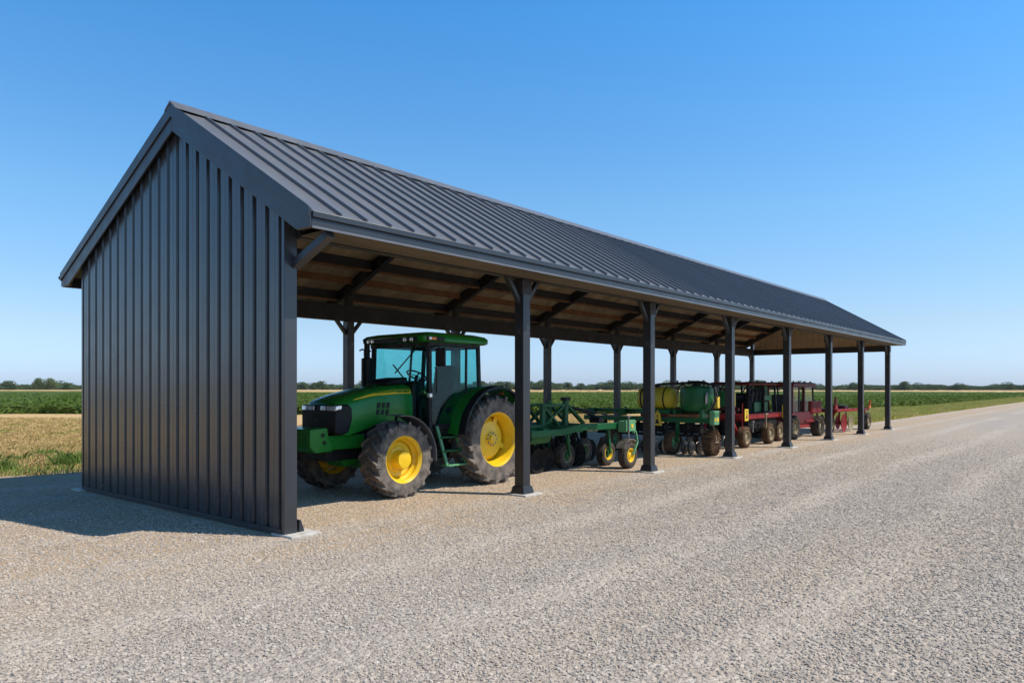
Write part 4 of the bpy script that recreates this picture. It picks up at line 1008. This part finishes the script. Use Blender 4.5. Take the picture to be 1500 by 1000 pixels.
# red planter
p2 = thing('planter', 'red planter with muddy wheels beside the green planter', 'planter', (16.4, 2.3, 0))
m = MB(); m.box(16.35, 16.50, .95, 4.4, .92, 1.06); part('toolbar', m, M['red'], p2, .01)
m = MB(); m.box(16.55, 16.66, 1.1, 4.3, 1.16, 1.25); part('rear_toolbar', m, M['maroon'], p2, .01)
for y in (1.2, 2.2, 3.2, 4.2):
    m = MB(); m.box(16.4, 16.62, y, y+.07, 1.062, 1.3); part('toolbar_strut', m, M['red'], p2, .005)
m = MB(); m.box(16.345, 16.37, .88, .905, .62, 1.40); part('marker_post', m, M['red'], p2, .005)
m = MB(); m.box(16.39, 16.66, .82, .85, .86, 1.22); ep = part('end_plate', m, M['sticker'], p2, .006)
m = MB(); m.prism([(16.46, .94), (16.59, .94), (16.525, 1.10)], .8155, .8185); m.lathe([(.03, 0), (.03, -.004), (.001, -.005)], (16.525, .8185, 1.15), 'y', 10); part('warning_symbol', m, M['black'], ep)
for y in (1.45, 2.05, 2.7, 3.3): row_unit(p2, 16.6, y)
for y, r_ in ((1.5, .32), (2.1, .32), (2.75, .32), (3.4, .32)):
    m = MB(); m.lathe([(.001, 0), (.20, 0), (.24, .05), (.24, .42), (.26, .45), (.26, .48), (.001, .5)], (16.55, y, 1.3), 'z', 22); sh = part('seed_hopper', m, M['green_dusty'] if y < 2.5 else M['black'], p2)
    m = MB(); m.lathe([(.24, .505), (.15, .55), (.001, .56)], (16.55, y, 1.3), 'z', 22); part('hopper_lid', m, M['black'], sh)
m = MB()
for k, y in enumerate((1.25, 1.55, 1.9, 2.3, 2.7)):
    m.tube([(16.5, y, 1.2), (16.42, y+.05, 1.65), (16.5, y+.16, 1.95), (16.6, y+.3, 2.0), (16.6, y+.45, 1.85), (16.55, y+.42, 1.4)], .024, 7)
part('hose', m, M['hose'], p2)
m = MB(); m.box(16.36, 16.42, 1.12, 1.28, 1.3, 1.75); m.box(16.36, 16.42, 1.9, 2.05, 1.4, 1.72); part('seed_meter', m, M['sticker'], p2, .02)
wheel(p2, (16.95, 1.08, .335), .34, .25, .20, 'disc', 'muddy', 'tan_rim', 'tan_rim', name='transport_wheel')
wheel(p2, (16.15, 1.95, .30), .30, .16, .19, 'disc', 'muddy', 'red', 'red', name='gauge_wheel')
m = MB(); m.bar((16.45, 1.3, .95), (16.9, 1.25, .36), .08, .1, (0, 1, 0)); m.bar((16.4, 2.08, .95), (16.15, 2.06, .3), .06, .08, (0, 1, 0)); part('wheel_arm', m, M['red'], p2, .006)

# ------------------------------------------------------------------ two red machines with cabs
def cab_tractor(root, xf, xr, y0, y1, zr, body, roofm, rt):
    yc = (y0+y1)/2
    m = MB(); m.loft([[(xf-.12+i, y0-.10+i, z), (xr+.12-i, y0-.10+i, z), (xr+.12-i, y1+.10-i, z), (xf-.12+i, y1+.10-i, z)] for i, z in ((.04, zr-rt), (0, zr-rt+.03), (0, zr-.04), (.12, zr))])
    r_ = part('cab_roof', m, roofm, root, .015)
    m = MB()
    for k in range(4): m.lathe([(.03, 0), (.03, .05), (.001, .06)], (xf+.2+(xr-xf-.4)*k/3, y0+.02, zr-.012), 'z', 10)
    part('roof_lamp', m, M['black'], r_)
    for x, y, lean in ((xf, y0, 0), (xf, y1, 0), (xr, y0, .16), (xr, y1, .16), ((xf*.45+xr*.55), y0, 0), ((xf*.45+xr*.55), y1, 0)):
        m = MB(); m.bar((x+lean, y, .95), (x, y, zr-rt+.005), .09 if lean == 0 else .06, .09 if lean == 0 else .06, (1, 0, 0)); part('cab_pillar', m, body if lean == 0 else M['black'], root, .008)
    m = MB(); m.box(xf-.03, xr+.1, y0-.02, y1+.02, .52, .98); part('body', m, body, root, .03)
    m = MB(); m.box(xf+.5, xf+.95, yc-.25, yc+.25, .99, 1.2); m.prism([(xf+.45, 1.18), (xf+.58, 1.18), (xf+.52, 1.62), (xf+.40, 1.62)], yc-.24, yc+.24); part('driver_seat', m, M['seat'], root, .03)
    m = MB(); m.bar((xr-.35, yc, .99), (xr-.5, yc, 1.35), .08, .08, (0, 1, 0))
    pts = [Vector((xr-.55, yc, 1.42)) + Vector((.10*math.cos(a), .18*math.sin(a), .14*math.cos(a))) for a in [2*math.pi*k/16 for k in range(17)]]
    m.tube(pts, .016, 6, cap=False); part('steering_wheel', m, M['black'], root)
    return r_
t2 = thing('tractor', 'dark tractor with open cab, maroon roof and muddy wheels left of the red cab tractor', 'tractor', (19.2, 1.9, 0))
cab_tractor(t2, 17.85, 20.2, 1.32, 2.5, 2.06, M['iron'], M['maroon'], .10)
m = MB(); m.box(17.3, 20.6, 1.22, 1.30, .86, 1.04); part('side_beam', m, M['red'], t2, .01)
m = MB(); m.box(17.2, 17.32, 1.15, 2.7, .80, 1.06); part('front_beam', m, M['red'], t2, .01)
m = MB(); m.box(18.2, 19.9, 1.42, 2.4, .98, 1.52); m.box(18.3, 19.3, 1.5, 2.2, 1.52, 1.7); m.lathe([(.16, 0), (.16, .3), (.001, .31)], (19.2, 1.6, 1.5), 'z', 16); part('engine', m, M['iron'], t2, .04)
m = MB(); m.box(18.5, 19.7, 1.36, 1.415, 1.06, 1.40); m.box(19.3, 20.0, 1.36, 1.415, 1.44, 1.62); part('side_panel', m, M['green_dusty'], t2, .02)
m = MB(); m.lathe([(.001, 0), (.22, 0), (.24, .05), (.24, .40), (.001, .42)], (20.0, 1.75, 1.53), 'z', 20); part('fluid_tank', m, M['green_dusty'], t2)
m = MB()
for k in range(5): m.tube([(18.0+.35*k, 1.4, 1.4), (18.05+.35*k, 1.36, 1.75), (18.2+.35*k, 1.5, 1.9), (18.3+.35*k, 1.7, 1.7)], .022, 6)
part('hose', m, M['hose'], t2)
m = MB(); m.box(20.42, 20.52, 1.10, 1.14, .82, 1.28); m.box(20.52, 20.66, 1.10, 1.14, .84, 1.0); part('side_marker', m, M['sticker'], t2, .006)
wheel(t2, (19.15, 1.15, .345), .35, .26, .21, 'disc', 'muddy', 'tan_rim', 'tan_rim')
wheel(t2, (17.9, 2.45, .345), .35, .26, .21, 'disc', 'muddy', 'tan_rim', 'tan_rim')
wheel(t2, (20.6, 1.35, .345), .35, .26, .21, 'disc', 'muddy', 'tan_rim', 'tan_rim')
wheel(t2, (20.2, 2.55, .345), .35, .26, .21, 'disc', 'muddy', 'tan_rim', 'tan_rim')
m = MB(); m.tube([(18.72, 1.06, 1.0), (18.72, 1.06, .55)], .03, 8); m.tube([(18.66, 1.06, 1.0), (18.86, 1.06, 1.0)], .025, 8); part('depth_crank', m, M['tan_rim'], t2)
m = MB(); m.tube([(17.75, 1.12, .78), (17.75, 1.12, .45)], .035, 8); m.lathe([(.06, 0), (.06, .05), (.001, .06)], (17.75, 1.12, .76), 'z', 10); part('jack_stand', m, M['steel'], t2)
m = MB(); m.bar((18.0, 1.5, .6), (20.5, 1.5, .5), .1, .12); m.bar((19.1, 1.2, .36), (19.1, 2.6, .36), .1, .1); m.bar((20.6, 1.3, .36), (20.2, 2.6, .36), .1, .1); m.bar((17.9, 1.4, .36), (17.9, 2.5, .36), .1, .1); m.box(17.8, 18.0, 1.4, 2.3, .36, .6); m.box(19.0, 19.2, 1.5, 2.3, .36, .6); part('chassis', m, M['black'], t2, .01)

t3 = thing('tractor', 'red cab tractor with perforated front panel near the far posts', 'tractor', (23.2, 1.9, 0))
cab_tractor(t3, 21.75, 24.05, 1.25, 2.6, 2.08, M['maroon'], M['maroon'], .19)
def pane3(x0, x1, lean=0):
    m = MB(); y = 1.25; m.loft([[(x0, y-.004, .99), (x1+lean, y-.004, .99), (x1, y-.004, 1.97), (x0, y-.004, 1.97)], [(x0, y+.004, .99), (x1+lean, y+.004, .99), (x1, y+.004, 1.97), (x0, y+.004, 1.97)]]); part('window_glass', m, M['glass_clear'], t3, smooth=0)
pane3(21.81, 22.94); pane3(23.1, 24.0, .14)
m = MB(); m.bar((22.5, 1.25, 1.0), (22.5, 1.25, 1.96), .05, .05, (1, 0, 0)); part('window_post', m, M['black'], t3)
m = MB(); m.box(23.72, 24.92, 1.18, 2.5, .88, 1.36); bx_ = part('front_hood', m, M['red'], t3, .03)
m = MB()
for i in range(2):
    x0 = 23.80 + i*.58; m.box(x0, x0+.50, 1.163, 1.177, .93, 1.31)
fp = part('perforated_panel', m, M['red'], bx_, .004)
m = MB()
for i in range(2):
    for a in range(7):
        for b in range(5):
            x = 23.85 + i*.58 + a*.066; z = .965 + b*.072; m.box(x, x+.034, 1.158, 1.1615, z, z+.034)
part('perforation', m, M['beam'], fp)
m = MB(); m.box(21.9, 24.3, 1.30, 2.5, .40, .60); part('chassis', m, M['maroon'], t3, .03)
m = MB(); m.tube([(23.1, 1.2, .62), (23.6, 1.12, .62), (23.75, 1.1, .60)], .03, 8); m.box(22.3, 23.6, 1.2, 1.28, .38, .50); part('side_step', m, M['red'], t3, .01)
wheel(t3, (24.42, 1.18, .39), .395, .33, .235, 'disc', 'rubber_small', 'tan_rim', 'tan_rim', lugs=16)
wheel(t3, (21.75, 1.25, .435), .44, .33, .25, 'disc', 'rubber_small', 'tan_rim', 'tan_rim', lugs=16)
flip(wheel(t3, (24.42, 2.55, .39), .395, .33, .235, 'disc', 'rubber_small', 'tan_rim', 'tan_rim', lugs=16))
flip(wheel(t3, (21.75, 2.55, .435), .44, .33, .25, 'disc', 'rubber_small', 'tan_rim', 'tan_rim', lugs=16))
m = MB(); m.tube([(24.42, 1.2, .39), (24.42, 2.5, .39)], .07, 10); m.tube([(21.75, 1.3, .435), (21.75, 2.5, .435)], .08, 10); part('axle', m, M['black'], t3)

# ------------------------------------------------------------------ low red implement at the far end
p4 = thing('disc_harrow', 'low red disc harrow with grey tyred wheel at the far end', 'disc harrow', (28.9, 1.3, 0))
m = MB(); m.bar((26.7, 1.15, .93), (31.0, .98, .90), .12, .12); part('frame_beam', m, M['red'], p4, .01)
m = MB(); m.bar((26.7, 2.4, .90), (30.6, 2.2, .88), .12, .12); part('frame_beam', m, M['maroon'], p4, .01)
for x in (27.0, 28.4, 30.0):
    m = MB(); m.bar((x, 1.1, .9), (x+.2, 2.35, .88), .1, .1); part('cross_member', m, M['red'], p4, .01)
m = MB(); m.prism([(26.55, .95), (26.95, .95), (26.80, 1.40), (26.68, 1.5), (26.6, 1.4)], 1.12, 1.18); part('hitch_plate', m, M['red'], p4, .01)
m = MB(); m.box(28.2, 28.75, 1.2, 1.7, .98, 1.10); m.tube([(27.3, 1.3, 1.12), (28.3, 1.35, 1.14)], .03, 8); part('valve_block', m, M['maroon'], p4, .02)
m = MB(); m.box(30.72, 31.02, .84, .92, .96, 1.05); m.bar((30.95, .88, 1.02), (30.98, .88, 1.32), .08, .05, (1, 0, 0)); part('end_bracket', m, M['orange'], p4, .008)
for (x, y, mm, r_) in ((27.55, 1.10, 'red', .40), (28.75, 1.15, 'tan_rim', .36), (27.2, 1.9, 'rubber_small', .38), (28.2, 1.85, 'rubber_small', .36), (29.5, 1.9, 'red', .34)):
    m = MB(); m.lathe([(.001, .04), (r_*.5, .02), (r_*.97, -.055), (r_, -.05), (r_*.97, -.035), (r_*.5, .04), (.06, .06), (.06, .25), (.001, .25)], (x, y, r_-.01), 'y', 28); m.bar((x, y+.15, r_), (x, y+.15, .9), .06, .06, (1, 0, 0)); part('harrow_disc', m, M[mm], p4)
wheel(p4, (30.75, .98, .385), .39, .26, .24, 'disc', 'rubber_small', 'tan_rim', 'tan_rim', name='transport_wheel')
wheel(p4, (27.0, 1.45, .345), .35, .2, .2, 'disc', 'rubber_small', 'tan_rim', 'tan_rim', name='transport_wheel')
m = MB(); m.bar((30.5, 1.0, .9), (30.75, 1.12, .39), .07, .09, (0, 1, 0)); m.bar((26.9, 1.2, .9), (27.0, 1.56, .35), .06, .08, (0, 1, 0)); part('wheel_arm', m, M['red'], p4, .006)

# ------------------------------------------------------------------ thin summer haze over the plain
m = MB(); m.box(-1200, 1500, -1200, 1500, -1.5, 22); hz = struct('haze', m, None, 'stuff'); hz['label'] = 'thin pale summer haze over the plain'
hm = bpy.data.materials.new('thin_haze'); hm.use_nodes = True; hn = hm.node_tree; hn.nodes.remove(hn.nodes['Principled BSDF'])
pv = hn.nodes.new('ShaderNodeVolumePrincipled'); pv.inputs['Color'].default_value = (.86, .92, 1, 1); pv.inputs['Density'].default_value = .00005; pv.inputs['Anisotropy'].default_value = .2
hn.links.new(pv.outputs[0], hn.nodes['Material Output'].inputs['Volume']); hz.data.materials.clear(); hz.data.materials.append(hm)
